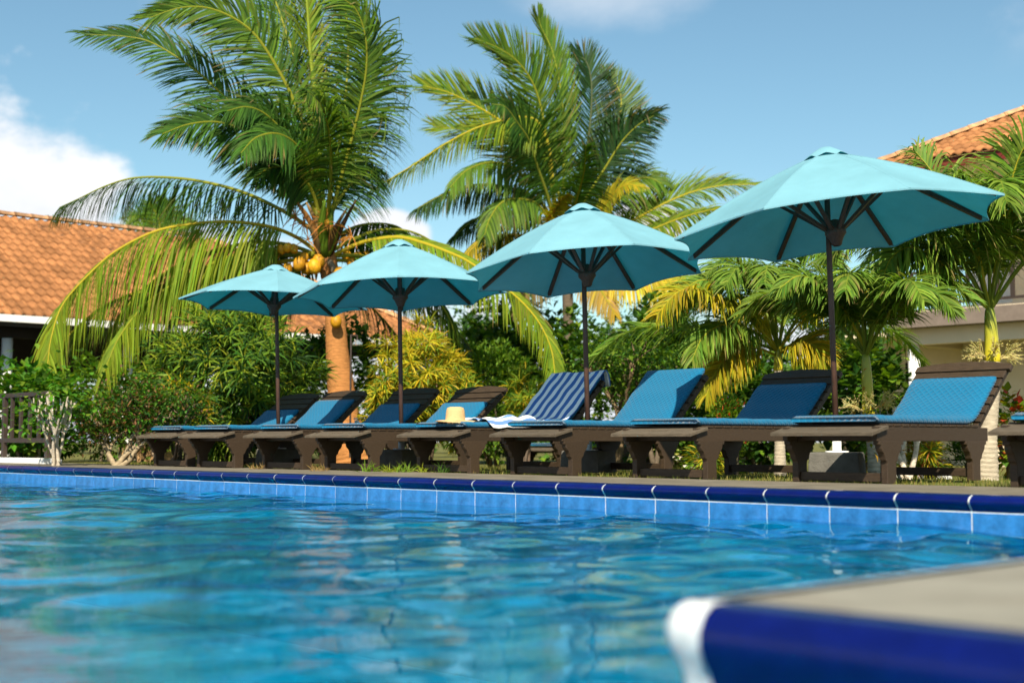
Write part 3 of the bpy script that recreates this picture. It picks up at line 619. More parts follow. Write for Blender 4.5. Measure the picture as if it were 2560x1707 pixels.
# ================================================================== PARASOLS
def make_umbrella(foot, apex, Rr, label, tilt, spin, dr, back):
    o = empty('parasol', foot, 0, label, 'parasol', 'sky blue parasols between the loungers')
    ax = (apex - foot); H = ax.length; axn = ax.normalized()
    q = Vector((0, 0, 1)).rotation_difference(axn).to_matrix().to_4x4()
    MB().tube([q @ Vector((0, 0, z)) for z in (.02, H * .5, H - .05)], [.024, .023, .022], 12).build('pole', POLEW, o, True)
    cq = Matrix.Translation(axn * H) @ Matrix.Rotation(-back, 4, 'X') @ Matrix.Rotation(tilt, 4, 'Y') @ q @ Matrix.Rotation(spin, 4, 'Z')
    drop = dr * Rr; ang = [2 * math.pi * k / 8 for k in range(8)]
    def rib_z(r): x = r / Rr; return -drop * (x * 1.0 + .07 * math.sin(math.pi * x) * -1)
    m = MB(); nr, na = 9, 8
    for k in range(8):
        a0, a1 = ang[k], ang[k] + math.pi / 4
        for i in range(nr + 1):
            r = Rr * (.03 + .97 * i / nr)
            p0 = Vector((r * math.cos(a0), r * math.sin(a0), rib_z(r))); p1 = Vector((r * math.cos(a1), r * math.sin(a1), rib_z(r)))
            for j in range(na + 1):
                u = j / na; p = p0.lerp(p1, u); s = 4 * u * (1 - u); x = r / Rr
                inw = -.045 * Rr * s * max(0, x - .72) / .28 * x
                d = Vector((p.x, p.y, 0)).normalized(); p += d * inw; p.z += -.012 * s * x * (1 - x) * 4 * Rr + .02 * Rr * s * max(0, x - .8) / .2
                m.vert(cq @ p)
        b = k * (nr + 1) * (na + 1)
        for i in range(nr):
            for j in range(na): a = b + i * (na + 1) + j; m.f.append((a, a + na + 1, a + na + 2, a + 1))
    me_o = m.build('canopy', FABRIC, o, True)
    for k in range(8):
        sm = MB(); b = k * (nr + 1) * (na + 1)
        for i in range(nr + 1):
            p = Vector(m.v[b + i * (na + 1)]); r_ = Vector((-math.sin(ang[k]), math.cos(ang[k]), 0)); up_ = cq.to_3x3() @ Vector((0, 0, .0025)); sd_ = cq.to_3x3() @ (r_ * .008)
            sm.vert(p + up_ - sd_ - up_ * 1.6); sm.vert(p + up_ * 1.2); sm.vert(p + up_ + sd_ - up_ * 1.6)
        for i in range(nr): a = i * 3; sm.f += [(a, a + 3, a + 4, a + 1), (a + 1, a + 4, a + 5, a + 2)]
        sm.build('seam', FABRIC, me_o, True)
    # short hem
    h_ = MB()
    for k in range(8):
        a0, a1 = ang[k], ang[k] + math.pi / 4; b = k * (nr + 1) * (na + 1) + nr * (na + 1)
        ps = [Vector(m.v[b + j]) for j in range(na + 1)]; oo = len(h_.v)
        for p in ps: h_.vert(p); h_.vert(p + (cq.to_3x3() @ Vector((0, 0, -.012))))
        h_.f += [(oo + 2 * j, oo + 2 * j + 1, oo + 2 * j + 3, oo + 2 * j + 2) for j in range(na)]
    h_.build('hem', FABRIC, me_o)
    # vent cap with a scalloped rim
    v = MB(); n = 64; prf = [(.0, .03), (.05, .022), (.1, -.006), (.145, -.034), (.19, -.064)]
    for i, (r_, z_) in enumerate(prf):
        for j in range(n):
            g = 2 * math.pi * j / n; sc_ = math.cos(8 * g); k_ = (i / 4) ** 3; r2 = r_ * (1 - .07 * k_ * (1 - sc_)); v.vert(cq @ Vector((r2 * math.cos(g), r2 * math.sin(g), z_ - .0 + .012 * k_ * (-sc_) + .004 * k_)))
    for i in range(4):
        for j in range(n): v.f.append((i * n + j, i * n + (j + 1) % n, (i + 1) * n + (j + 1) % n, (i + 1) * n + j))
    v.build('vent_cap', FABRIC, o, True)
    for k in range(8):
        a0 = ang[k]; d = Vector((math.cos(a0), math.sin(a0), 0)); sd_ = Vector((-d.y, d.x, 0))
        rb = MB(); sec = []
        for r_ in (.05, Rr * .45, Rr * .95):
            z_ = rib_z(r_) - .006
            for s_, zz in ((-.016, 0), (.016, 0), (.016, -.034), (-.016, -.034)): rb.vert(cq @ (d * r_ + sd_ * s_ + Vector((0, 0, z_ + zz))))
        for i in range(2):
            for j in range(4): rb.f.append((i * 4 + j, i * 4 + (j + 1) % 4, i * 4 + 4 + (j + 1) % 4, i * 4 + 4 + j))
        rb.f += [(3, 2, 1, 0), (8, 9, 10, 11)]; rb.build('rib', POLEW, o)
        st = MB(); zr = -drop - .02 * Rr
        p0 = d * .04 + Vector((0, 0, zr)); p1 = d * Rr * .42 + Vector((0, 0, rib_z(Rr * .42) - .04))
        for p in (p0, p1):
            for s_, zz in ((-.014, .014), (.014, .014), (.014, -.016), (-.014, -.016)): st.vert(cq @ (p + sd_ * s_ + Vector((0, 0, zz))))
        for j in range(4): st.f.append((j, (j + 1) % 4, 4 + (j + 1) % 4, 4 + j))
        st.build('strut', POLEW, o)
    zr = -drop - .02 * Rr
    def lth(name, pr):
        m = lathe(MB(), pr, 16); m.v = [tuple(cq @ Vector(p)) for p in m.v]; m.build(name, POLEW, o, True)
    lth('hub', [(.0, -.02), (.05, -.025), (.058, -.06), (.045, -.09), (.024, -.1)])
    lth('runner', [(.024, zr + .1), (.05, zr + .09), (.056, zr + .04), (.08, zr + .02), (.083, zr - .015), (.062, zr - .04), (.045, zr - .075), (.038, zr - .1), (.026, zr - .11)])
    return o
umb = [((697, 1), (690, 668), 229, 15.9, -3.3, .25, 'leftmost and farthest sky blue parasol'), ((1004, 1), (997, 606), 262, 14.3, 1.0, .1, 'second sky blue parasol from the left, before the coconuts'),
       ((1471, 1), (1455, 517), 308, 12.6, 2.4, .33, 'third sky blue parasol from the left, over the striped towel'), ((2092, 1), (2063, 378), 412, 10.6, 4.2, .2, 'rightmost and largest sky blue parasol, nearest the villa')]
for k, ((fx, _), (ax_, ay), hw, Y, tl, spn, lb) in enumerate(umb):
    foot = pix(fx, HY, Y); foot.z = .2; apex = pix(ax_, ay, Y); 
    o = make_umbrella(foot, apex, hw / F * Y * 1.02, lb, rad(-tl), ROTZ + spn, (.40, .50, .54, .48)[k], rad((2.5, 3.0, 4.5, 2.8)[k]))
    b = empty('umbrella_base', (foot.x, foot.y, 0), ROTZ + .15 * k, ['concrete parasol block under the leftmost parasol', 'concrete parasol block under the second parasol from the left', 'concrete parasol block under the third parasol from the left', 'concrete parasol block under the largest parasol'][k], 'parasol base', 'concrete parasol blocks')
    MB().prism([(-.2, 0), (.2, 0), (.185, .2), (-.185, .2)], -.2, .2, lambda p, q_, t: (p, t * (1 - q_ * .3), q_)).build('block', CONC, b, bevel=.012)
    lathe(MB(), [(.026, .38), (.034, .38), (.034, .212), (.09, .21), (.09, .2)], 16).build('sleeve', WHITE, b, True)

# ================================================================== PALMS
G_DARK, G_MID, G_LIT, G_YEL, YEL, DRY = (.026, .07, .012), (.06, .135, .016), (.13, .21, .018), (.20, .24, .016), (.40, .29, .016), (.28, .18, .07)
RACH = (.30, .30, .03)
CAMV = Vector((0, 0, CH))
def leaflet(m, p, d, nrm, ln, wd, bend, c, seg=4, tip=None):
    """one blade: starts at p along d, bends by the vector bend, width lies across d"""
    wv = d.cross(nrm)
    if wv.length < 1e-4: wv = d.cross(Vector((0, 0, 1)))
    wv.normalize(); o = len(m.v); prev = p; dd = d.copy(); ct = tip or c
    for i in range(seg + 1):
        t = i / seg; w_ = wd * (.55 + 1.3 * t - 1.75 * t * t) if t < .98 else 0.0
        cc = mixc(c, ct, t * t)
        if i == seg: m.vert(prev, cc)
        else: m.vert(prev - wv * w_ * .5, cc); m.vert(prev + wv * w_ * .5, cc)
        dd = (d + bend * ((t + 1 / seg) ** 1.3)).normalized(); prev = prev + dd * (ln / seg)
    for i in range(seg - 1): a = o + 2 * i; m.f.append((a, a + 1, a + 3, a + 2))
    a = o + 2 * (seg - 1); m.f.append((a, a + 1, a + 2))
def frond(parent, pts, Lm, face, n=80, droop=.8, wind=(0, 0, 0), c0=G_MID, c1=None, rc=RACH, rr=.035, t0=.16, ang=(62, 25), wd=.041, lift=.12, tip=None, ragged=.12, bias=0, prof=None, name='frond', plume=0):
    n = int(n * 1.7); P = spline(pts, 44); face = Vector(face).normalized(); m = MB()
    m.tube(P, [rr * (1 - .86 * i / 43) for i in range(44)], 6, rc)
    c1 = c1 or c0; wv = Vector(wind)
    for k in range(n):
        t = t0 + (1 - t0) * (k + R.uniform(-.3, .3)) / n; t = min(max(t, 0), .999); x = t * 43; i = int(x); p = P[i].lerp(P[i + 1], x - i)
        T = (P[min(i + 2, 43)] - P[max(i - 1, 0)]).normalized(); Nn = (face - T * face.dot(T)); Nn = Nn.normalized() if Nn.length > 1e-3 else Vector((0, -1, 0)); S = T.cross(Nn)
        s = (t - t0) / (1 - t0); pf = (min(1, .55 + 2.2 * s) * (1 - .62 * max(0, s - .35) / .65)) if not prof else prof(s)
        a = rad(ang[0] + (ang[1] - ang[0]) * s)
        for sg in (-1, 1):
            if R.random() < ragged * .35: continue
            ln = Lm * pf * R.uniform(1 - ragged, 1 + ragged * .4) * (1 + bias * sg)
            aa = a + R.uniform(-.10, .10); pl = R.uniform(-plume, plume)
            d = (S * sg * math.sin(aa) + T * math.cos(aa) + Nn * (lift + pl + R.uniform(-.08, .08))).normalized()
            b = Vector((0, 0, -droop * R.uniform(.7, 1.3))) + wv * R.uniform(.5, 1.4) + Vector((R.uniform(-.18, .18), R.uniform(-.18, .18), R.uniform(-.12, .12)))
            tp = tip
            if R.random() < .10: b += Vector((R.uniform(-.7, .7), R.uniform(-.5, .5), -R.uniform(.3, 1.4))); ln *= R.uniform(.6, 1.0)
            if R.random() < .10: tp = (.26, .17, .07)
            nrm = (Nn + S * sg * -.5 + Vector((R.uniform(-.3, .3), R.uniform(-.3, .3), R.uniform(-.3, .3)))).normalized()
            leaflet(m, p, d, nrm, ln, wd * R.uniform(.8, 1.15) * (.6 + .4 * pf), b, jit(mixc(c0, c1, R.random()), .28), tip=tp)
    return m.build(name, LEAF, parent, False)
def pts2(lst, Y0, Y1, sx=1, ox=0, oy=0, power=1.0):
    n = len(lst); return [pix(x / sx + ox, y / sx + oy, Y0 + (Y1 - Y0) * (i / (n - 1)) ** power) for i, (x, y) in enumerate(lst)]
def trunk(parent, pts, rr, c, rings=.09, name='trunk', n=18, amp=.025):
    P = spline(pts, 90); m = MB(); k = len(rr); RR = []
    tot = sum((P[i + 1] - P[i]).length for i in range(89)); s = 0
    for i in range(90):
        x = i / 89 * (k - 1); j = min(int(x), k - 2); r_ = rr[j] + (rr[j + 1] - rr[j]) * (x - j)
        RR.append(r_ * (1 + amp * math.sin(s / rings * 2 * math.pi) + R.uniform(-amp, amp) * .4))
        if i < 89: s += (P[i + 1] - P[i]).length
    m.tube(P, RR, n, c)
    if callable(getattr(c, '__call__', None)): pass
    return m.build(name, PALMBARK, parent, True)
def palm_root(base, label, name='coconut_palm'): return empty(name, base, 0, label, 'palm tree')
# NB fronds are built in world space, so the parent Empty sits at the trunk base and children are offset back
def reparent(root):
    bpy.context.view_layer.update()
    for ch in root.children: ch.matrix_parent_inverse = Matrix.Translation(-root.location)
YA = 21.5
pa_root = palm_root(Vector((pix(886, 1150, YA).x, YA, -.12)), 'tall coconut palm with yellow coconuts and a tan trunk, left of centre')
A = lambda lst, dY=0.0, p=1.0: pts2(lst, YA, YA + dY, 2.091, 100, 0, p)
trunk(pa_root, [pix(x, y, YA) for x, y in ((890, 1168), (884, 1130), (864, 1060), (851, 960), (843, 880), (838, 800), (830, 710), (814, 640), (808, 590))], [.37, .33, .25, .21, .18, .16, .15, .16, .12], (.42, .18, .055), .085)
fa = [ # points (zoom pixels), depth swing, length, face, kwargs
 ([(1440, 1310), (1340, 1240), (1200, 1185), (1000, 1160), (800, 1170), (600, 1210), (400, 1310), (260, 1430), (120, 1590), (60, 1760), (40, 1900)], -1.6, 1.8, (0, -.5, .9), dict(droop=2.7, c0=G_LIT, c1=G_YEL, rc=(.5, .38, .03), ang=(70, 25), lift=-.1, n=125)),
 ([(1450, 1220), (1300, 1120), (1100, 1020), (900, 960), (700, 930), (500, 930), (350, 970), (200, 1040), (100, 1085)], .8, 1.25, (0, -.4, .9), dict(droop=2.4, c0=G_DARK, c1=G_MID, lift=-.1, n=100)),
 ([(1470, 1100), (1400, 930), (1300, 800), (1150, 660), (1000, 540), (850, 400), (700, 290), (560, 215), (420, 190), (230, 182)], -.6, .95, (.1, -1, .35), dict(droop=.7, wind=(-.5, 0, 0), c0=G_DARK, c1=G_MID, n=95)),
 ([(1475, 1150), (1430, 850), (1340, 560), (1230, 340), (1120, 180), (1000, 90), (860, 40), (720, 45), (570, 95)], -1.3, 1.0, (.2, -1, .2), dict(droop=.6, wind=(-.6, 0, 0), c0=G_DARK, c1=G_LIT, n=105)),
 ([(1475, 1100), (1420, 700), (1350, 380), (1270, 120), (1200, -60), (1090, -220)], .8, 1.0, (.3, -1, .1), dict(droop=.6, wind=(-.7, 0, 0), c0=G_DARK, c1=G_MID, n=95)),
 ([(1480, 1100), (1455, 700), (1415, 300), (1395, 20), (1375, -160), (1330, -300)], -.3, .75, (.7, -.7, .1), dict(droop=.4, wind=(-.3, 0, 0), c0=G_LIT, c1=G_YEL, ang=(40, 20), rc=(.3, .36, .04), rr=.05, n=90)),
 ([(1510, 1180), (1560, 980), (1620, 760), (1670, 560), (1705, 360), (1700, 190), (1650, 50), (1560, -20)], -1.2, 1.15, (.5, -1, .1), dict(droop=.9, wind=(-.9, 0, 0), c0=G_DARK, c1=G_LIT, n=110)),
 ([(1500, 1150), (1545, 850), (1590, 560), (1610, 300), (1600, 80), (1540, -80)], 1.2, 1.15, (.3, -1, 0), dict(droop=1.1, wind=(-.2, 0, 0), c0=G_DARK, c1=G_MID, n=100)),
 ([(1510, 1150), (1590, 900), (1660, 700), (1720, 520), (1740, 380), (1720, 280)], 1.6, 1.1, (-.3, -1, 0), dict(droop=1.7, wind=(.25, 0, 0), c0=G_DARK, c1=(.03, .08, .04), n=90)),
 ([(1460, 1120), (1380, 900), (1290, 720), (1180, 600), (1080, 560), (980, 580)], -1.8, 1.0, (0, -1, .5), dict(droop=1.3, wind=(-.4, 0, 0), c0=G_DARK, c1=G_MID, n=85)),
 ([(1470, 1100), (1420, 900), (1340, 760), (1240, 700), (1130, 720), (1050, 800)], -2.4, .95, (0, -1, .5), dict(droop=1.6, wind=(-.2, 0, 0), c0=G_DARK, c1=G_MID, n=75)),
 ([(1500, 1150), (1520, 900), (1510, 700), (1470, 560), (1400, 480)], -2.6, .9, (.2, -1, .3), dict(droop=1.3, wind=(-.4, 0, 0), c0=G_DARK, c1=G_LIT, n=75))]
fa += [
 ([(1460, 1150), (1360, 960), (1230, 800), (1080, 690), (930, 640), (780, 650), (640, 700)], -2.2, 1.05, (0, -1, .4), dict(droop=.9, wind=(-.5, 0, 0), c0=G_DARK, c1=G_MID, n=90)),
 ([(1470, 1180), (1430, 1020), (1370, 930), (1290, 880), (1200, 880), (1120, 930)], -1.4, .9, (0, -1, .5), dict(droop=1.6, wind=(-.2, 0, 0), c0=G_DARK, c1=G_MID, n=70)),
 ([(1490, 1180), (1560, 1050), (1630, 960), (1700, 900), (1760, 900)], .4, .95, (0, -1, .3), dict(droop=1.8, c0=G_DARK, c1=G_MID, n=65)),
 ([(1450, 1320), (1300, 1330), (1100, 1350), (900, 1390), (720, 1450), (580, 1540), (480, 1660)], 1.0, 1.2, (0, -.5, .9), dict(droop=2.3, c0=G_MID, c1=G_LIT, lift=-.1, n=95)),
 ([(1450, 1360), (1330, 1400), (1180, 1470), (1040, 1560), (930, 1680), (880, 1800)], 1.5, 1.0, (0, -.5, .9), dict(droop=2.2, c0=G_DARK, c1=G_MID, lift=-.1, n=80))]
for ptl, dY, ln, fc_, kw in fa: frond(pa_root, A(ptl, dY), ln, fc_, **kw)
Apx = lambda lst, dY: pts2(lst, YA, YA + dY)
frond(pa_root, Apx([(830, 640), (893, 610), (940, 598), (1000, 593), (1060, 608), (1115, 628), (1168, 652), (1230, 695), (1300, 750), (1350, 810), (1380, 880), (1388, 955)], -1.5), 1.05, (0, -.6, .8), n=105, droop=1.5, c0=G_LIT, c1=G_YEL, rc=(.5, .4, .03), lift=-.05)
frond(pa_root, Apx([(800, 640), (700, 655), (600, 672), (500, 692), (400, 715), (320, 738), (255, 768), (195, 815), (150, 865), (118, 915)], -.6), 1.15, (0, -.5, .9), n=100, droop=2.3, c0=G_MID, c1=G_YEL, rc=(.5, .4, .03), lift=-.1)
frond(pa_root, Apx([(800, 650), (740, 672), (660, 720), (565, 775), (497, 808), (445, 848), (408, 890), (388, 955)], .5), .95, (0, -.5, .9), n=80, droop=2.2, c0=G_DARK, c1=G_LIT, lift=-.1)
frond(pa_root, Apx([(820, 650), (880, 655), (960, 690), (1040, 745), (1110, 800), (1170, 860), (1222, 945)], 1.0), .7, (0, -.6, .8), n=70, droop=1.9, c0=(.05, .08, .05), c1=(.10, .13, .07), lift=-.1)
frond(pa_root, Apx([(815, 650), (850, 690), (900, 740), (960, 800), (1010, 860), (1060, 905)], 1.6), .8, (0, -.6, .8), n=60, droop=1.9, c0=G_DARK, c1=G_MID, lift=-.1)
frond(pa_root, Apx([(810, 640), (760, 700), (690, 770), (620, 830), (570, 900)], 1.4), .9, (0, -.6, .8), n=70, droop=2.0, c0=G_DARK, c1=G_MID, lift=-.1)
frond(pa_root, Apx([(815, 620), (860, 580), (920, 560), (990, 565), (1040, 600)], 2.2), .8, (0, -.5, .9), n=60, droop=2.0, c0=G_DARK, c1=G_MID, lift=-.1)
for lst, dY, ln, kw in (([(800, 640), (720, 612), (640, 606), (550, 622), (460, 655), (380, 705), (315, 770), (275, 860)], -.9, 1.35, dict(c0=G_MID, c1=G_YEL)), ([(800, 645), (700, 640), (600, 662), (500, 718), (430, 795), (390, 885)], .3, 1.2, dict(c0=G_MID, c1=G_LIT)),
        ([(805, 650), (720, 690), (640, 760), (590, 850), (570, 935)], -.6, 1.0, dict(c0=G_DARK, c1=G_LIT)), ([(800, 640), (690, 628), (580, 640), (470, 690), (370, 755), (300, 840), (262, 925)], -1.8, 1.2, dict(c0=G_LIT, c1=G_YEL)),
        ([(825, 640), (900, 640), (980, 660), (1060, 710), (1120, 790), (1150, 880)], .4, 1.0, dict(c0=G_DARK, c1=G_LIT)), ([(825, 630), (880, 600), (950, 575), (1030, 580), (1100, 620), (1150, 690)], 1.5, 1.0, dict(c0=G_DARK, c1=G_MID))):
    frond(pa_root, Apx(lst, dY), ln, (0, -.5, .9), n=95, droop=2.3, lift=-.1, **kw)
# leaf bases, dry sheaths, flower stalks and coconuts
for (x0, y0, x1, y1, c_, r_) in ((812, 640, 765, 505, DRY, .06), (806, 620, 722, 480, (.42, .2, .06), .05), (822, 640, 890, 500, (.1, .05, .02), .05), (816, 640, 850, 560, G_YEL, .07), (815, 640, 868, 520, (.16, .09, .03), .05), (812, 640, 812, 500, G_LIT, .085), (808, 640, 790, 520, (.18, .19, .03), .07), (818, 640, 834, 505, G_LIT, .075), (800, 640, 770, 560, DRY, .06), (822, 650, 845, 730, (.3, .24, .16), .05), (808, 650, 790, 700, DRY, .05)):
    d0, d1 = pix(x0, y0, YA - .1), pix(x1, y1, YA - .3 + R.uniform(-.3, .3)); mid = d0.lerp(d1, .5) + Vector((R.uniform(-.05, .05), 0, .03))
    MB().tube(spline([d0, mid, d1], 8), [r_, r_ * 1.1, r_, r_ * .9, r_ * .8, r_ * .6, r_ * .45, r_ * .2], 7, c_).build('leaf_base', LEAF, pa_root, True)
m = MB()
for k in range(90):
    bx, by = R.choice(((740, 540), (760, 560), (815, 555), (825, 565), (880, 590), (770, 600))); p = pix(bx, by, YA - .35); q_ = p + Vector((R.uniform(-.28, .22), R.uniform(-.2, .1), R.uniform(-.3, .22)))
    m.tube([p, p.lerp(q_, .5) + Vector((0, 0, .03)), q_], [.008, .007, .004], 4, jit((.5, .24, .05), .3))
m.build('flower_stalks', LEAF, pa_root)
coco = MB(); lathe(coco, [(.0, .115), (.03, .108), (.065, .08), (.085, .035), (.09, 0), (.083, -.045), (.06, -.085), (.03, -.103), (0, -.107)], 14); coco_me = coco.mesh('coconut', COCO, True)
for (x, y, s_, dy) in ((703, 624, .75, -.35), (719, 619, .7, -.4), (735, 622, .7, -.38), (748, 660, 1.05, -.45), (786, 667, 1.08, -.5), (797, 653, 1, -.38), (767, 672, .85, -.3), (717, 675, .95, -.4), (846, 684, .95, -.4), (840, 804, .95, -.3), (817, 556, .45, -.4), (760, 645, .8, -.25), (894, 646, .95, .25), (918, 643, .95, .3), (880, 655, .9, .15), (866, 640, .8, .2), (690, 640, .6, -.2)):
    p = pix(x, y, YA + dy); inst('coconut', coco_me, pa_root, Matrix.Translation(p) @ Matrix.Rotation(R.uniform(-.5, .5), 4, 'Y') @ Matrix.Rotation(R.uniform(-.4, .4), 4, 'X') @ Matrix.Scale(s_ * 1.05, 4))
reparent(pa_root)
# --- second coconut palm, centre
YB = 27.5
pb = palm_root(Vector((pix(1428, 1130, YB).x, YB, -.22)), 'coconut palm without fruit behind the third parasol, centre')
trunk(pb, [pix(x, y, YB) for x, y in ((1432, 1168), (1428, 1040), (1424, 920), (1421, 800), (1418, 690), (1416, 600), (1420, 540))], [.16, .125, .118, .112, .11, .13, .1], (.13, .10, .07), .13, amp=.05)
Bz = lambda lst, dY=0.0: pts2(lst, YB, YB + dY, 2.091, 900, 0)
fb = [
 ([(1050, 1230), (1010, 1050), (985, 800), (950, 580), (900, 430), (820, 320), (720, 250), (600, 200)], -1.4, 1.15, (.1, -1, .2), dict(droop=-.1, wind=(-.25, 0, .5), c0=G_DARK, c1=G_LIT)),
 ([(1065, 1230), (1065, 900), (1065, 650), (1045, 450), (1005, 270), (950, 150), (930, 90)], -.5, .85, (.6, -1, 0), dict(droop=-.3, wind=(.05, 0, .5), c0=G_MID, c1=G_LIT, ang=(45, 20), rc=(.3, .33, .04))),
 ([(1040, 1230), (960, 950), (860, 730), (700, 610), (560, 530), (450, 480), (330, 450)], -.9, 1.1, (0, -1, .5), dict(droop=.2, wind=(-.3, 0, .35), c0=G_MID, c1=G_YEL, rc=(.5, .4, .03))),
 ([(1030, 1200), (1010, 950), (985, 760), (930, 640), (860, 612), (780, 622), (620, 665), (450, 750), (250, 880), (0, 1030)], -2.2, 1.1, (0, -.6, .8), dict(droop=1.9, c0=G_MID, c1=G_YEL, rc=(.55, .45, .05), n=110, lift=-.05)),
 ([(1080, 1230), (1140, 980), (1185, 780), (1208, 580), (1208, 420), (1180, 320), (1130, 290)], .4, 1.0, (.2, -1, 0), dict(droop=.2, wind=(.1, 0, .3), c0=(.015, .04, .018), c1=G_DARK, rc=(.1, .12, .05))),
 ([(1090, 1230), (1180, 1000), (1280, 800), (1350, 640), (1365, 520), (1335, 440), (1270, 400)], .9, .95, (.3, -1, .1), dict(droop=-.1, wind=(.15, 0, .4), c0=G_MID, c1=(.14, .18, .07), rc=(.4, .38, .06))),
 ([(1090, 1230), (1180, 1040), (1280, 880), (1370, 740), (1460, 650), (1550, 598)], -.6, 1.0, (0, -1, .3), dict(droop=.9, wind=(.2, 0, 0), c0=(.015, .04, .018), c1=G_DARK)),
 ([(1080, 1250), (1230, 1130), (1290, 1060), (1340, 1000), (1400, 965), (1480, 978)], -1.4, .6, (0, -.8, .6), dict(droop=.9, c0=G_YEL, c1=YEL, rc=(.5, .38, .03), n=55)),
 ([(1090, 1260), (1300, 1210), (1450, 1140), (1600, 1060), (1750, 1000), (1900, 970), (2090, 965)], -1.2, 1.0, (0, -.7, .7), dict(droop=.7, wind=(-.1, 0, .1), c0=G_MID, c1=G_YEL, rc=(.5, .4, .04))),
 ([(1090, 1290), (1350, 1275), (1500, 1212), (1650, 1150), (1800, 1105), (1950, 1080)], -2.2, .95, (0, -.7, .7), dict(droop=1.0, c0=G_MID, c1=G_YEL, rc=(.5, .4, .04))),
 ([(1040, 1240), (950, 1060), (800, 985), (620, 965), (450, 1010), (300, 1090)], -1.8, 1.05, (0, -.6, .8), dict(droop=1.9, c0=G_DARK, c1=(.06, .10, .045), lift=-.05)),
 ([(1040, 1250), (940, 1080), (830, 1040), (740, 1060), (680, 1140), (650, 1230)], -2.6, .95, (0, -.7, .6), dict(droop=1.9, c0=G_DARK, c1=G_LIT, lift=-.05, n=70)),
 ([(1030, 1230), (985, 1040), (930, 880), (880, 730), (820, 640), (760, 560), (690, 545)], -2.8, 1.05, (.1, -1, .4), dict(droop=.8, wind=(-.2, 0, 0), c0=G_DARK, c1=G_MID, rc=(.35, .36, .05))),
 ([(1060, 1230), (1030, 950), (985, 780), (920, 650), (830, 560)], 1.0, 1.1, (0, -1, .2), dict(droop=.5, wind=(-.3, 0, .2), c0=G_DARK, c1=G_MID)),
 ([(1080, 1230), (1130, 1050), (1170, 900), (1180, 760)], -2.2, .9, (.1, -1, .2), dict(droop=.9, c0=G_DARK, c1=G_MID, n=60)),
 ([(1090, 1240), (1220, 1120), (1330, 1050), (1430, 1040), (1500, 1090)], .8, .95, (0, -.8, .5), dict(droop=1.4, c0=G_DARK, c1=G_MID, n=65)),
 ([(1050, 1260), (980, 1160), (1010, 1110), (1050, 1050), (1095, 1015)], -1.2, .45, (.4, -1, 0), dict(droop=.6, c0=YEL, c1=G_YEL, n=40, rc=(.5, .3, .05))),
 ([(1040, 1290), (900, 1240), (760, 1225), (640, 1250), (560, 1330)], -1.6, .95, (0, -.6, .8), dict(droop=2.0, c0=G_DARK, c1=YEL, rc=(.5, .35, .04), n=70, lift=-.1)),
 ([(1080, 1300), (1250, 1380), (1400, 1430), (1560, 1450), (1700, 1490), (1800, 1560)], -1.8, 1.0, (0, -.9, .6), dict(droop=1.0, c0=YEL, c1=(.5, .42, .05), rc=(.55, .4, .04), n=85, wd=.05)),
 ([(1070, 1320), (1180, 1420), (1260, 1520), (1330, 1640)], -1.2, .8, (0, -.9, .5), dict(droop=1.6, c0=DRY, c1=YEL, n=55)),
 ([(1050, 1320), (960, 1400), (880, 1500), (830, 1620)], -.4, .8, (0, -.9, .5), dict(droop=1.6, c0=G_DARK, c1=DRY, n=55)),
 ([(1100, 1330), (1380, 1400), (1600, 1440), (1800, 1520), (1940, 1640), (2010, 1780)], .6, .9, (0, -.8, .6), dict(droop=1.8, c0=G_LIT, c1=YEL, n=80)),
]
fb += [
 ([(1030, 1240), (930, 1020), (800, 880), (680, 850), (560, 890), (470, 980)], -2.4, 1.0, (0, -.7, .6), dict(droop=1.9, c0=G_MID, c1=G_LIT, lift=-.05, n=80)),
 ([(1030, 1250), (900, 1130), (740, 1110), (600, 1150), (500, 1230)], -.8, 1.0, (0, -.6, .8), dict(droop=1.9, c0=G_DARK, c1=G_MID, lift=-.05, n=75)),
 ([(1040, 1230), (940, 940), (830, 780), (700, 700), (540, 680), (380, 660)], .6, 1.05, (0, -1, .4), dict(droop=.3, wind=(-.2, 0, .3), c0=G_MID, c1=G_YEL, n=80)),
 ([(1090, 1240), (1240, 1060), (1390, 960), (1500, 930), (1580, 960)], -.5, .95, (0, -.8, .5), dict(droop=1.2, c0=G_MID, c1=G_LIT, n=70))]
for ptl, dY, ln, fc_, kw in fb:
    kw.setdefault('n', 90); frond(pb, Bz(ptl, dY), ln, fc_, **kw)
reparent(pb)
# --- small far palm behind the pavilion roof
pc = palm_root(Vector((pix(400, 1100, 44).x, 44, -.12)), 'small palm top showing above the pavilion roof', 'far_palm')
trunk(pc, [pix(400, y, 44) for y in (1112, 900, 700, 600)], [.14, .12, .11, .1], (.13, .1, .07))
for lst in ([(400, 600), (380, 560), (350, 540), (318, 545)], [(400, 600), (398, 555), (385, 525), (372, 505)], [(400, 600), (412, 550), (418, 520), (420, 500)], [(400, 600), (425, 565), (450, 550), (480, 560)], [(400, 600), (370, 580), (330, 575), (300, 590)]):
    frond(pc, pts2(lst, 44, 43.6), .8, (0, -1, .3), n=34, droop=.5, c0=G_MID, c1=G_LIT, wd=.045)
reparent(pc)
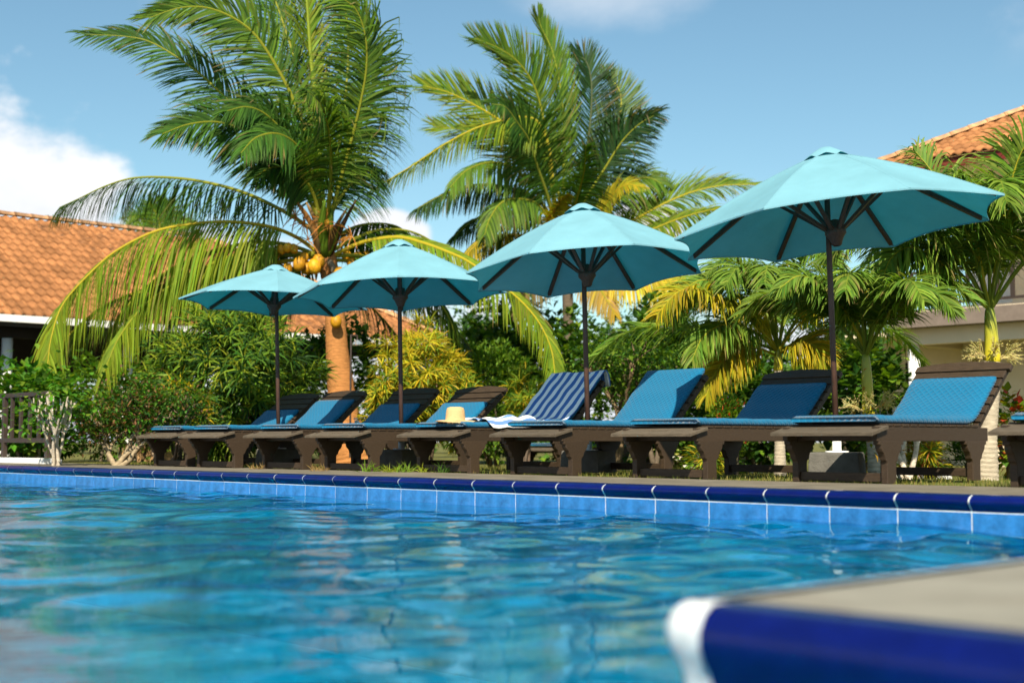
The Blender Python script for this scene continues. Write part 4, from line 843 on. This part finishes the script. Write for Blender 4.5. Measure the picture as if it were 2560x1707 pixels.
# --- manila palms on the right: pale ringed trunk, green crownshaft, plumed arching fronds
def manila(base, shaft0, shaft1, Y, r_tr, r_sh, Lf, nf, label, gr, traced=(), yellow=0, seed=1, flowers=True, wide=1.0, low=22):
    R.seed(seed); o = empty('manila_palm', base, 0, label, 'palm tree', gr)
    s0, s1 = pix(*shaft0, Y), pix(*shaft1, Y)
    trunk(o, [Vector((base.x, base.y, -.14)), Vector((base.x, base.y, .05)).lerp(s0, .3), s0], [r_tr * 1.45, r_tr * 1.05, r_tr], (.45, .38, .28), .045, amp=.03)
    m = MB(); P = spline([s0 - Vector((0, 0, .01)), s0.lerp(s1, .25), s0.lerp(s1, .7), s1], 14)
    m.tube(P, [r_sh * k for k in (1.0, 1.12, 1.16, 1.12, 1.06, 1.0, .97, .94, .9, .86, .82, .76, .7, .55)], 14, (.30, .33, .035))
    for i, (x, y, z) in enumerate(m.v): m.c[i] = mixc((.55, .46, .02), (.24, .30, .04), min(1, max(0, (z - s0.z) / (s1.z - s0.z + 1e-6))))
    m.build('crownshaft', mat('crownshaft', (1, 1, 1), .4, .4, tint=True, n_scale=5, n_amt=.2, stretch=(1, 1, .3)), o, True)
    tops = []
    for k in range(nf):
        az_ = 2 * math.pi * (k * .381966 + seed * .13); el0 = rad(R.uniform(48, 80)) if k < nf * .6 else rad(R.uniform(low, max(48, low + 12))); Lk = Lf * R.uniform(.85, 1.1)
        d = Vector((math.cos(az_) * math.cos(el0) * wide, math.sin(az_) * math.cos(el0), math.sin(el0))); hz = Vector((math.cos(az_), math.sin(az_), 0))
        b = s1 + Vector((0, 0, -.03)); pts = [b, b + d * Lk * .3, b + d * Lk * .58 + hz * Lk * .08 * wide + Vector((0, 0, -.03 * Lk)), b + d * Lk * .78 + hz * Lk * .24 * wide + Vector((0, 0, -.14 * Lk)), b + d * Lk * .86 + hz * Lk * .40 * wide + Vector((0, 0, -.36 * Lk))]
        tops.append(pts)
    for k, pts in enumerate(tops):
        yl = k >= nf - yellow
        frond(o, pts, Lf * .36, Vector((0, 0, 1)) - .3 * (pts[-1] - pts[0]).normalized() + Vector((0, -.25, 0)), n=72, droop=.85, plume=.45, t0=.24, c0=YEL if yl else (.07, .15, .018), c1=G_YEL if yl else (.19, .27, .035), rc=(.42, .36, .03) if yl else (.2, .25, .03), rr=.018, ang=(60, 30), wd=.032, lift=.15)
    for lst, dY, yl in traced:
        frond(o, pts2(lst, Y, Y + dY), Lf * .34, (0, -.5, .9), n=70, droop=1.1, plume=.4, t0=.2, c0=YEL if yl else (.07, .15, .018), c1=G_YEL if yl else (.19, .27, .035), rc=(.4, .36, .03), rr=.018, wd=.034)
    if flowers:
        m = MB()
        for k in range(6):
            az_ = k * 1.05 + .3; q_ = s0 + Vector((math.cos(az_) * .17, math.sin(az_) * .17, .05 + R.uniform(0, .07))); m.tube(spline([s0, s0.lerp(q_, .6) + Vector((0, 0, .0)), q_], 6), [.012, .011, .01, .008, .007, .005], 5, (.5, .42, .2))
            for j in range(34):
                e_ = q_ + Vector((math.cos(az_) * R.uniform(-.02, .14) + R.uniform(-.06, .06), math.sin(az_) * R.uniform(-.02, .14) + R.uniform(-.06, .06), R.uniform(-.09, .12))); st = s0.lerp(q_, R.uniform(.6, 1))
                m.tube([st, st.lerp(e_, .5) + Vector((0, 0, .012)), e_], [.0035, .003, .0018], 3, jit((.52, .46, .2), .2))
                for u in range(3): 
                    cc = st.lerp(e_, R.uniform(.5, 1)) + Vector((R.uniform(-.01, .01), R.uniform(-.01, .01), R.uniform(-.01, .01))); s_ = .0065
                    m.add([cc + Vector(v) * s_ for v in ((1, 0, 0), (-1, 0, 0), (0, 1, 0), (0, -1, 0), (0, 0, 1), (0, 0, -1))], [(0, 2, 4), (2, 1, 4), (1, 3, 4), (3, 0, 4), (2, 0, 5), (1, 2, 5), (3, 1, 5), (0, 3, 5)], jit((.55, .5, .25), .2))
        m.build('flower_spray', LEAF, o)
    reparent(o); return o
GM = 'manila palms by the villa'
b1 = pix(2192, 1190, 13.2); manila(Vector((b1.x, b1.y, -.1)), (2172, 1035), (2164, 885), b1.y, .062, .056, 1.3, 11, 'manila palm with a yellow crownshaft just right of the largest parasol pole', GM, seed=3, low=48,
    traced=(([(2164, 872), (2120, 790), (2060, 720), (2000, 690), (1950, 720)], -.5, 0),))
b2 = pix(2464, 1190, 13.2); manila(Vector((b2.x, b2.y, -.1)), (2482, 905), (2474, 770), b2.y, .085, .068, 1.9, 13, 'manila palm with a broad crown before the villa balcony, at the right edge', GM, seed=11, low=50,
    traced=(([(2474, 775), (2400, 700), (2330, 640), (2270, 620), (2225, 650), (2205, 710)], -.6, 0), ([(2474, 775), (2440, 640), (2390, 520), (2330, 430), (2290, 380)], .3, 0), ([(2474, 775), (2500, 600), (2530, 450), (2560, 370), (2600, 330)], -.4, 0), ([(2474, 775), (2450, 650), (2440, 560), (2420, 480), (2390, 430)], -.8, 0)))
b3 = Vector((pix(1950, 1150, 16.5).x, 16.5, -.12)); manila(b3, (1946, 925), (1945, 872), 16.5, .055, .055, 1.75, 14, 'leafy manila palm with yellowing lower fronds, left of the largest parasol pole', GM, seed=5, yellow=3, wide=1.1,
    traced=(([(1945, 880), (1900, 800), (1830, 730), (1760, 700), (1710, 730), (1680, 800)], -.8, 0), ([(1945, 880), (1890, 830), (1820, 810), (1760, 840), (1730, 900)], -1.0, 0), ([(1945, 890), (1890, 870), (1830, 880), (1790, 930), (1765, 990)], -.6, 1), ([(1945, 885), (1985, 860), (2030, 860), (2060, 900)], -.5, 1)), flowers=False)
R.seed(21)

# ================================================================== SHRUBS
LUMP = [[(R.uniform(2, 5), R.uniform(2, 5), R.uniform(2, 5), R.uniform(0, 6.28)) for _ in range(4)]]
def lump(v): return 1 + .16 * sum(math.sin(a * v.x + d) * math.cos(b * v.y + d * 2) * math.cos(c * v.z - d) * 1.6 for a, b, c, d in LUMP[0])
def ell(c, r): 
    while True:
        v = Vector((R.uniform(-1, 1), R.uniform(-1, 1), R.uniform(-1, 1)))
        if .15 < v.length <= 1: break
    v = v * (v.length ** -.35); v = v * lump(v.normalized())
    return Vector((c[0] + v.x * r[0], c[1] + v.y * r[1], c[2] + v.z * r[2])), v
def strap_rosette(m, p, ax, nl, ln, wd, cs, droop=.9):
    ax = ax.normalized(); a = ax.orthogonal().normalized(); b = ax.cross(a); g0 = R.uniform(0, 6.28)
    for k in range(nl):
        g = g0 + k * 2.4; sp_ = .35 + .75 * k / nl; d = (ax * math.cos(sp_ * 1.25) + (a * math.cos(g) + b * math.sin(g)) * math.sin(sp_ * 1.25)).normalized()
        leaflet(m, p + ax * (-.05 * k / nl), d, ax, ln * R.uniform(.8, 1.1), wd, Vector((0, 0, -droop * R.uniform(.6, 1.2))), jit(R.choice(cs), .25), seg=3)
def broad_leaf(m, p, d, ln, wd, c, up=Vector((0, 0, 1))):
    s = d.cross(up); s = s.normalized() if s.length > 1e-3 else Vector((1, 0, 0)); n_ = s.cross(d); o = len(m.v)
    for q_ in (p, p + d * ln * .4 + s * wd * .5 + n_ * ln * .06, p + d * ln * .45, p + d * ln * .4 - s * wd * .5 + n_ * ln * .06, p + d * ln + n_ * ln * -.12): m.vert(q_, c)
    m.f += [(o, o + 1, o + 2), (o, o + 2, o + 3), (o + 1, o + 4, o + 2), (o + 2, o + 4, o + 3)]
def branches(m, p, d, ln, r_, depth, c, tips, spread=.6, up=.25, crook=.25, kids=(2, 3)):
    pts = [p]; dd = d.normalized()
    for k in range(4): dd = (dd + Vector((R.uniform(-crook, crook), R.uniform(-crook, crook), R.uniform(-crook, crook) + up * .2))).normalized(); pts.append(pts[-1] + dd * ln / 4)
    m.tube(pts, [r_, r_ * .92, r_ * .85, r_ * .78, r_ * .7], 6 if r_ > .01 else 4, c, cap=False)
    tips.append((pts[2], dd, depth)); tips.append((pts[-1], dd, depth))
    if depth > 0:
        for k in range(R.randint(*kids)): branches(m, pts[-1], (dd + Vector((R.uniform(-1, 1), R.uniform(-1, 1), R.uniform(-.5, 1))) * spread + Vector((0, 0, up))), ln * R.uniform(.6, .85), r_ * .66, depth - 1, c, tips, spread, up, crook, kids)
def shrub(name, label, cat, base, r_, zc, n, kind, cs, stem=(.12, .09, .06), nstem=5, sz=1.0, group=None, ls=None):
    LUMP[0] = [(R.uniform(2, 6), R.uniform(2, 6), R.uniform(2, 6), R.uniform(0, 6.28)) for _ in range(4)]
    o = empty(name, base, 0, label, cat, group); m = MB(); s = MB(); c = Vector((base.x, base.y, zc))
    for k in range(nstem):
        p, _ = ell(c, [x * .7 for x in r_]); b = Vector((base.x + R.uniform(-.25, .25) * r_[0], base.y + R.uniform(-.2, .2) * r_[1], base.z)); mid = b.lerp(p, .5) + Vector((R.uniform(-.1, .1), 0, .1)); s.tube(spline([b, mid, p], 7), [.03, .028, .025, .022, .018, .014, .01], 6, jit(stem, .2))
    for k in range(n):
        p, v = ell(c, r_)
        if p.z < base.z + .06: continue
        ax = (v + Vector((0, -.2, .55)) + Vector((R.uniform(-.4, .4), R.uniform(-.4, .4), R.uniform(-.3, .3)))).normalized()
        if kind == 'strap': strap_rosette(m, p, ax, R.randint(11, 16), .2 * sz * R.uniform(.7, 1.3), .024 * sz, cs)
        elif kind == 'fine':
            for j in range(4): d = (ax + Vector((R.uniform(-1, 1), R.uniform(-1, 1), R.uniform(-1, 1))) * .8).normalized(); broad_leaf(m, p + d * R.uniform(0, .06), d, .075 * sz * R.uniform(.7, 1.2), .035 * sz, jit(R.choice(cs), .3))
        else:
            for j in range(3): d = (ax + Vector((R.uniform(-1, 1), R.uniform(-1, 1), R.uniform(-1.2, .6))) * .9).normalized(); broad_leaf(m, p + d * R.uniform(0, .05), d, .13 * sz * R.uniform(.6, 1.2), .095 * sz, jit(R.choice(cs), .3))
    m.build('foliage', LEAF, o); s.build('stems', BARK, o, True); reparent(o); return o
def S(name, label, x0, x1, y0, y1, Y, kind, cs, n, depth=None, gz=None, cat='shrub', **k):
    a, b = pix(x0, y0, Y), pix(x1, y1, Y); rx = (b.x - a.x) / 2; rz_ = (a.z - b.z) / 2
    base = Vector(((a.x + b.x) / 2, Y, gz if gz is not None else (-.13 if Y < 19 else -.23))); return shrub(name, label, cat, base, (rx, depth or min(rx, 1.0), rz_), (a.z + b.z) / 2, n, kind, cs, **k)
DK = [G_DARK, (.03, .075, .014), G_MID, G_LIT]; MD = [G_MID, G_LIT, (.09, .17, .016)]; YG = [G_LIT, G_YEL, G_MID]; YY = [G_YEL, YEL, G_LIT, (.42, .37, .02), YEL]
S('dracaena_bush', 'tall dark green strap-leaved bush left of the palm trunk', 395, 770, 780, 1150, 18.6, 'strap', [G_MID, G_DARK, G_LIT, (.018, .05, .01), G_LIT, G_YEL], 760, 1.0, nstem=9, sz=1.25)
S('dracaena_bush', 'low yellow-tipped strap-leaved clump at the foot of the dark bush', 395, 520, 960, 1090, 17.4, 'strap', YG + [YEL], 60, .5, sz=1.25)
S('dracaena_bush', 'single yellow-green rosette plant beside the thick palm trunk', 690, 790, 985, 1120, 17.8, 'strap', YG, 30, .3, sz=1.3)
S('croton_bush', 'bright yellow bush in the middle behind the second parasol pole', 960, 1150, 815, 1090, 20.0, 'strap', YY, 400, .8, sz=1.05, nstem=7)
S('croton_bush', 'lower yellow bush at the left foot of the bright yellow one', 915, 1060, 900, 1110, 19.3, 'strap', YY + [G_MID], 170, .5, sz=1.0)
S('croton_bush', 'sparse yellow-green bush at the right foot of the bright yellow one', 1090, 1210, 930, 1110, 19.6, 'strap', YG + [YEL], 130, .5, sz=1.0)
S('croton_bush', 'smaller yellow-green bush right of the bright yellow one', 1270, 1350, 930, 1080, 21.0, 'strap', YG + [YEL], 70, .5, sz=1.0)
S('green_shrub', 'rounded mid-green shrub between the yellow bush and the striped towel', 1100, 1340, 860, 1130, 22.5, 'fine', MD + [G_LIT], 1500, 1.0, sz=1.3)
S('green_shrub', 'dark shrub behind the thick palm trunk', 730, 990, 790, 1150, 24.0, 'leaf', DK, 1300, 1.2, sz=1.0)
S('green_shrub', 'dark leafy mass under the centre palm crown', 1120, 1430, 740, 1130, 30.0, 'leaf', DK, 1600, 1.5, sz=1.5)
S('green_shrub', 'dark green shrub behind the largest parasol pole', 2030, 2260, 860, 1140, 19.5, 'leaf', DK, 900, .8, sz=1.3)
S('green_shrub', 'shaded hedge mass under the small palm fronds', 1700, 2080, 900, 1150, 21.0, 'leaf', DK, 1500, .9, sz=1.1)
S('green_shrub', 'feathery bright green plant with small red blooms behind the seventh lounger', 1775, 1880, 1000, 1130, 14.5, 'fine', [G_MID, G_LIT] * 6 + [(.55, .05, .03)], 420, .35, sz=.8)
S('croton_bush', 'mottled croton under the seventh lounger', 1735, 1810, 1085, 1190, 14.0, 'strap', YY + [G_MID, G_DARK], 55, .3, sz=.75)
S('croton_bush', 'mottled croton left of the white wall pier', 1800, 1850, 1085, 1190, 15.5, 'strap', YG, 40, .3, sz=.75)
S('croton_bush', 'croton with yellow leaves under the eighth lounger', 2280, 2360, 1085, 1190, 14.5, 'strap', YY + [(.3, .1, .03), G_MID], 70, .3, sz=.75)
S('croton_bush', 'croton beside the concrete block of the largest parasol', 2185, 2225, 1090, 1190, 15.0, 'strap', YY + [G_DARK], 40, .25, sz=.75)
S('croton_bush', 'yellow-green croton at the right edge behind the last loungers', 2490, 2570, 990, 1180, 14.0, 'leaf', YG + [YEL, (.4, .05, .03)], 150, .3, sz=.8)
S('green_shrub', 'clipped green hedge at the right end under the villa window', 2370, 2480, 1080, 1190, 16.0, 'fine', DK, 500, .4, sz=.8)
S('green_shrub', 'leafy bush with white blooms between the lawn loungers', 1640, 1740, 1080, 1180, 21.5, 'leaf', MD * 3 + [(.7, .7, .6)], 260, .5, sz=.8)
S('green_shrub', 'bright green bush glimpsed through the pavilion columns', 560, 800, 880, 1010, 40.0, 'leaf', [G_LIT, G_MID], 700, 1.2, sz=1.6)
S('green_shrub', 'shrub in the shade of the pavilion columns', 150, 420, 900, 1060, 23.5, 'leaf', MD, 800, .8, sz=1.0)
S('hibiscus_hedge', 'bright broad-leaved hedge behind the bronze railing', -60, 205, 915, 1150, 19.6, 'leaf', [(.07, .2, .015), G_MID, G_LIT, (.05, .15, .02)], 1100, .55, stem=(.35, .28, .2), nstem=6, sz=1.05)
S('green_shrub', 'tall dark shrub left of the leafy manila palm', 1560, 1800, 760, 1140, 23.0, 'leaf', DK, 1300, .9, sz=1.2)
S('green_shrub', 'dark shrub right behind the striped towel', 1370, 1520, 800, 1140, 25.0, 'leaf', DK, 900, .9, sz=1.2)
S('green_shrub', 'dark leafy shrub filling the gap behind the gnarled shrub', 170, 470, 960, 1140, 20.5, 'fine', MD + [(.16, .09, .04)], 1500, .5, sz=1.2)
# far belt of trees closing the garden: reads as one mass
m = MB()
for k in range(9000):
    x_ = R.uniform(-40, 34); h_ = 3.6 + 1.2 * math.sin(x_ * .55) + .8 * math.sin(x_ * 1.7 + 1); z_ = -.1 + h_ * R.random() ** .75; y_ = 58 + R.uniform(-2, 2)
    d = Vector((R.uniform(-1, 1), R.uniform(-1, .3), R.uniform(-.6, .8))).normalized(); broad_leaf(m, Vector((x_, y_, z_)), d, R.uniform(.35, .6), .34, jit(R.choice(DK + [G_MID, G_LIT]), .3))
tag(m.build('treeline', LEAF), 'far belt of dark trees closing off the garden', 'trees', kind='stuff')
# tree with a forked trunk, fine dark leaves (centre right)
def tree(name, label, base, dirs, ln, r_, depth, cs, bc, leafn, ls, kind='fine', spread=.6, up=.3, crook=.2, cat='tree', clip=None):
    o = empty(name, base, 0, label, cat); s = MB(); tips = []
    for d in dirs: branches(s, base + Vector((R.uniform(-.05, .05), R.uniform(-.05, .05), 0)), Vector(d), ln, r_, depth, bc, tips, spread, up, crook)
    s.build('trunk', BARK, o, True); m = MB()
    for p, d, dep in tips:
        if dep > 1: continue
        for k in range(leafn):
            q_ = p + Vector((R.gauss(0, 1), R.gauss(0, 1), R.gauss(0, 1))) * ls * 2.2; e_ = Vector((R.uniform(-1, 1), R.uniform(-1, 1), R.uniform(-.7, .8))).normalized()
            broad_leaf(m, q_, e_, ls * R.uniform(.7, 1.3), ls * (.5 if kind == 'fine' else .75), jit(R.choice(cs), .3))
    if m.f: m.build('crown', LEAF, o)
    reparent(o); return o
t_b = pix(1545, 1130, 18.5); tree('small_tree', 'small dark-leaved tree with forked stems behind the sixth lounger', Vector((t_b.x, 18.5, -.12)), [(-.25, 0, 1), (.1, -.1, 1), (.3, .1, 1)], .62, .05, 3, DK, (.16, .11, .06), 30, .075, spread=.5, up=.35)
t_b = pix(1640, 1130, 21); tree('small_tree', 'dense small tree right of the forked one, below the yellow frond', Vector((t_b.x, 21, -.23)), [(-.2, 0, 1), (.2, .1, 1)], .68, .05, 3, DK, (.12, .09, .06), 30, .085, spread=.55, up=.3)
t_b = pix(70, 1100, 52); tree('far_tree', 'bright leafy tree top above the pavilion ridge at the far left', Vector((t_b.x, 52, -.23)), [(-.3, 0, 1), (.2, 0, 1), (.6, 0, 1)], 2.95, .22, 3, [G_MID, G_LIT, (.07, .15, .03)], (.1, .08, .05), 110, .19, kind='leaf', spread=.5, up=.25)
for k, (x_, y_, Y, ln, lb) in enumerate(((1190, 1130, 42, 1.5, 'far dark tree behind the pavilion corner'), (1640, 1130, 40, 1.45, 'far dark tree between the centre palm and the small palms'), (1900, 1130, 44, 1.6, 'far dark tree behind the leafy manila palm'), (2120, 1130, 38, 1.5, 'far dark tree beside the villa corner'), (700, 1130, 46, 1.25, 'far tree glimpsed under the pavilion roof'))):
    t_b = pix(x_, y_, Y); tree('far_tree', lb, Vector((t_b.x, Y, -.23)), [(-.3, 0, 1), (.3, .1, 1), (0, -.2, 1)], ln, .12, 3, DK + [G_MID], (.08, .06, .04), 34, .2, kind='leaf', spread=.75, up=.2)
# gnarled shrub with bare twisting limbs, and pale hibiscus stems, at the left
g_b = gp(245, 1166); tree('gnarled_shrub', 'gnarled low shrub with bare twisting branches, left of the loungers', Vector((g_b.x, g_b.y + .8, -.02)), [(-.6, 0, .7), (.2, -.1, 1), (.7, 0, .6), (1.0, 0, .7)], .34, .036, 4, [G_MID, G_DARK, (.07, .2, .015), (.2, .1, .04)], (.30, .23, .14), 13, .06, spread=.85, up=.12, crook=.45, cat='shrub')
g_b = gp(330, 1168); tree('gnarled_shrub', 'dense twiggy shrub beside the first lounger', Vector((g_b.x, g_b.y + 1.2, -.02)), [(-.5, 0, .7), (.3, .1, 1), (.8, 0, .7)], .36, .028, 4, [G_MID, G_DARK, (.05, .13, .015), (.16, .09, .04)], (.24, .17, .11), 13, .06, spread=.85, up=.14, crook=.45, cat='shrub')
g_b = gp(125, 1164); tree('pale_stem_shrub', 'upright shrub with pale grey stems right of the railing', Vector((g_b.x, g_b.y + .25, -.01)), [(-.35, 0, 1), (-.1, .05, 1), (.05, -.05, 1), (.2, 0, 1), (.35, 0, 1)], .36, .026, 2, [(.07, .2, .015), G_LIT, G_MID], (.45, .38, .29), 5, .09, kind='leaf', spread=.4, up=.4, crook=.16, cat='shrub')
g_b = gp(2418, 1198); tree('plumeria', 'bare white-stemmed plumeria under the last loungers', Vector((g_b.x, g_b.y + 1.6, -.08)), [(-.35, 0, 1), (.05, .1, 1), (.3, 0, 1)], .28, .03, 2, [G_MID], (.7, .6, .47), 0, .05, spread=.35, up=.5, crook=.12, cat='shrub')
g_b = gp(2350, 1198); tree('leaning_croton', 'thin grey leaning stems beside the plumeria', Vector((g_b.x + .1, g_b.y + 1.5, -.08)), [(-.5, 0, 1), (-.3, 0, 1)], .3, .016, 2, [G_YEL, (.4, .2, .03), G_MID], (.3, .26, .2), 5, .06, spread=.4, up=.3, cat='shrub')

# ================================================================== SMALL THINGS
# garden floodlight with clear dome, tap
p = pix(893, 858, 20.5); fl = empty('garden_lamp', p, 0, 'small unlit garden lamp with clear shade right of the palm trunk', 'lamp')
lathe(MB(), [(.0, .05), (.03, .045), (.075, .0), (.08, -.035), (.0, -.03)], 16).build('lamp_shade', GLASS, fl, True); MB().tube([(0, 0, .05), (0, 0, .11), (-.1, .05, .13)], .012, 6).build('arm', BRONZE, fl)
MB().tube([(-.1, .05, .13), (-.1, .05, -1.85 + .13)], .015, 6).build('post', BRONZE, fl)
p = pix(889, 1062, 17.0); tp = empty('garden_tap', (p.x, p.y, -.12), 0, 'white garden tap standing right of the palm trunk', 'tap'); zt = pix(889, 1050, 17).z + .12
MB().tube([(0, 0, 0), (0, 0, zt)], .014, 8).build('pipe', WHITE, tp); MB().tube([(0, 0, zt - .02), (.03, -.02, zt - .015), (.045, -.03, zt - .04)], .013, 8).build('spout', WHITE, tp); MB().box(-.025, .025, -.008, .008, zt + .01, zt + .028).build('handle', WHITE, tp)
# weeds at the edge of the paving, each a tuft
wl = ['between the first and second loungers', 'before the second concrete block', 'left of the second concrete block', 'before the fifth lounger legs', 'before the third lounger legs', 'beside the fourth lounger leg', 'under the largest parasol', 'between the fourth and fifth loungers', 'under the sixth lounger']
for k, (x_, y_, sz_, cs) in enumerate(((640, 1172, .08, DRY), (1010, 1180, .13, G_LIT), (975, 1180, .10, G_YEL), (1115, 1181, .12, G_MID), (800, 1177, .09, DRY), (925, 1179, .13, G_LIT), (2190, 1206, .07, G_LIT), (1070, 1180, .11, G_YEL), (1590, 1192, .07, DRY))):
    p = gp(x_, y_); m = MB()
    for j in range(34): 
        d = Vector((R.uniform(-1, 1), R.uniform(-1, 1), R.uniform(.6, 2))).normalized(); leaflet(m, Vector((R.uniform(-.07, .07), R.uniform(-.05, .05), 0)), d, Vector((0, 1, 0)), sz_ * R.uniform(.6, 1.3), .008, Vector((0, 0, -.5)), jit(cs, .3), seg=2)
    o = m.build('weed_tuft', LEAF); o.location = p + Vector((0, 0, -.012)); tag(o, f'small weed tuft at the paving edge {wl[k]}', 'weed', 'weeds along the paving edge')
# grass
m = MB()
for k in range(26000):
    b_ = DB + .02 + 9.0 * R.random() ** 1.8; a_ = R.uniform(-17, 1.5); d = b_ - DB; z_ = -.012 if d < 1.5 else (-.02 - .1 * min(1, (d - 1.5) / 3.5)); p = W(a_, b_, z_ - .005)
    hgt = R.uniform(.02, .05); sd_ = Vector((R.uniform(-1, 1), R.uniform(-1, 1), 0)).normalized() * .004; c_ = jit(R.choice(((.2, .19, .04), (.13, .16, .03), (.3, .25, .08), (.09, .13, .02))), .25); o = len(m.v)
    for q_ in (p - sd_, p + sd_, p + Vector((R.uniform(-.02, .02), R.uniform(-.02, .02), hgt))): m.vert(q_, c_)
    m.f.append((o, o + 1, o + 2))
tag(m.build('grass', LEAF), 'short dry lawn grass behind the paving', 'grass', kind='stuff')
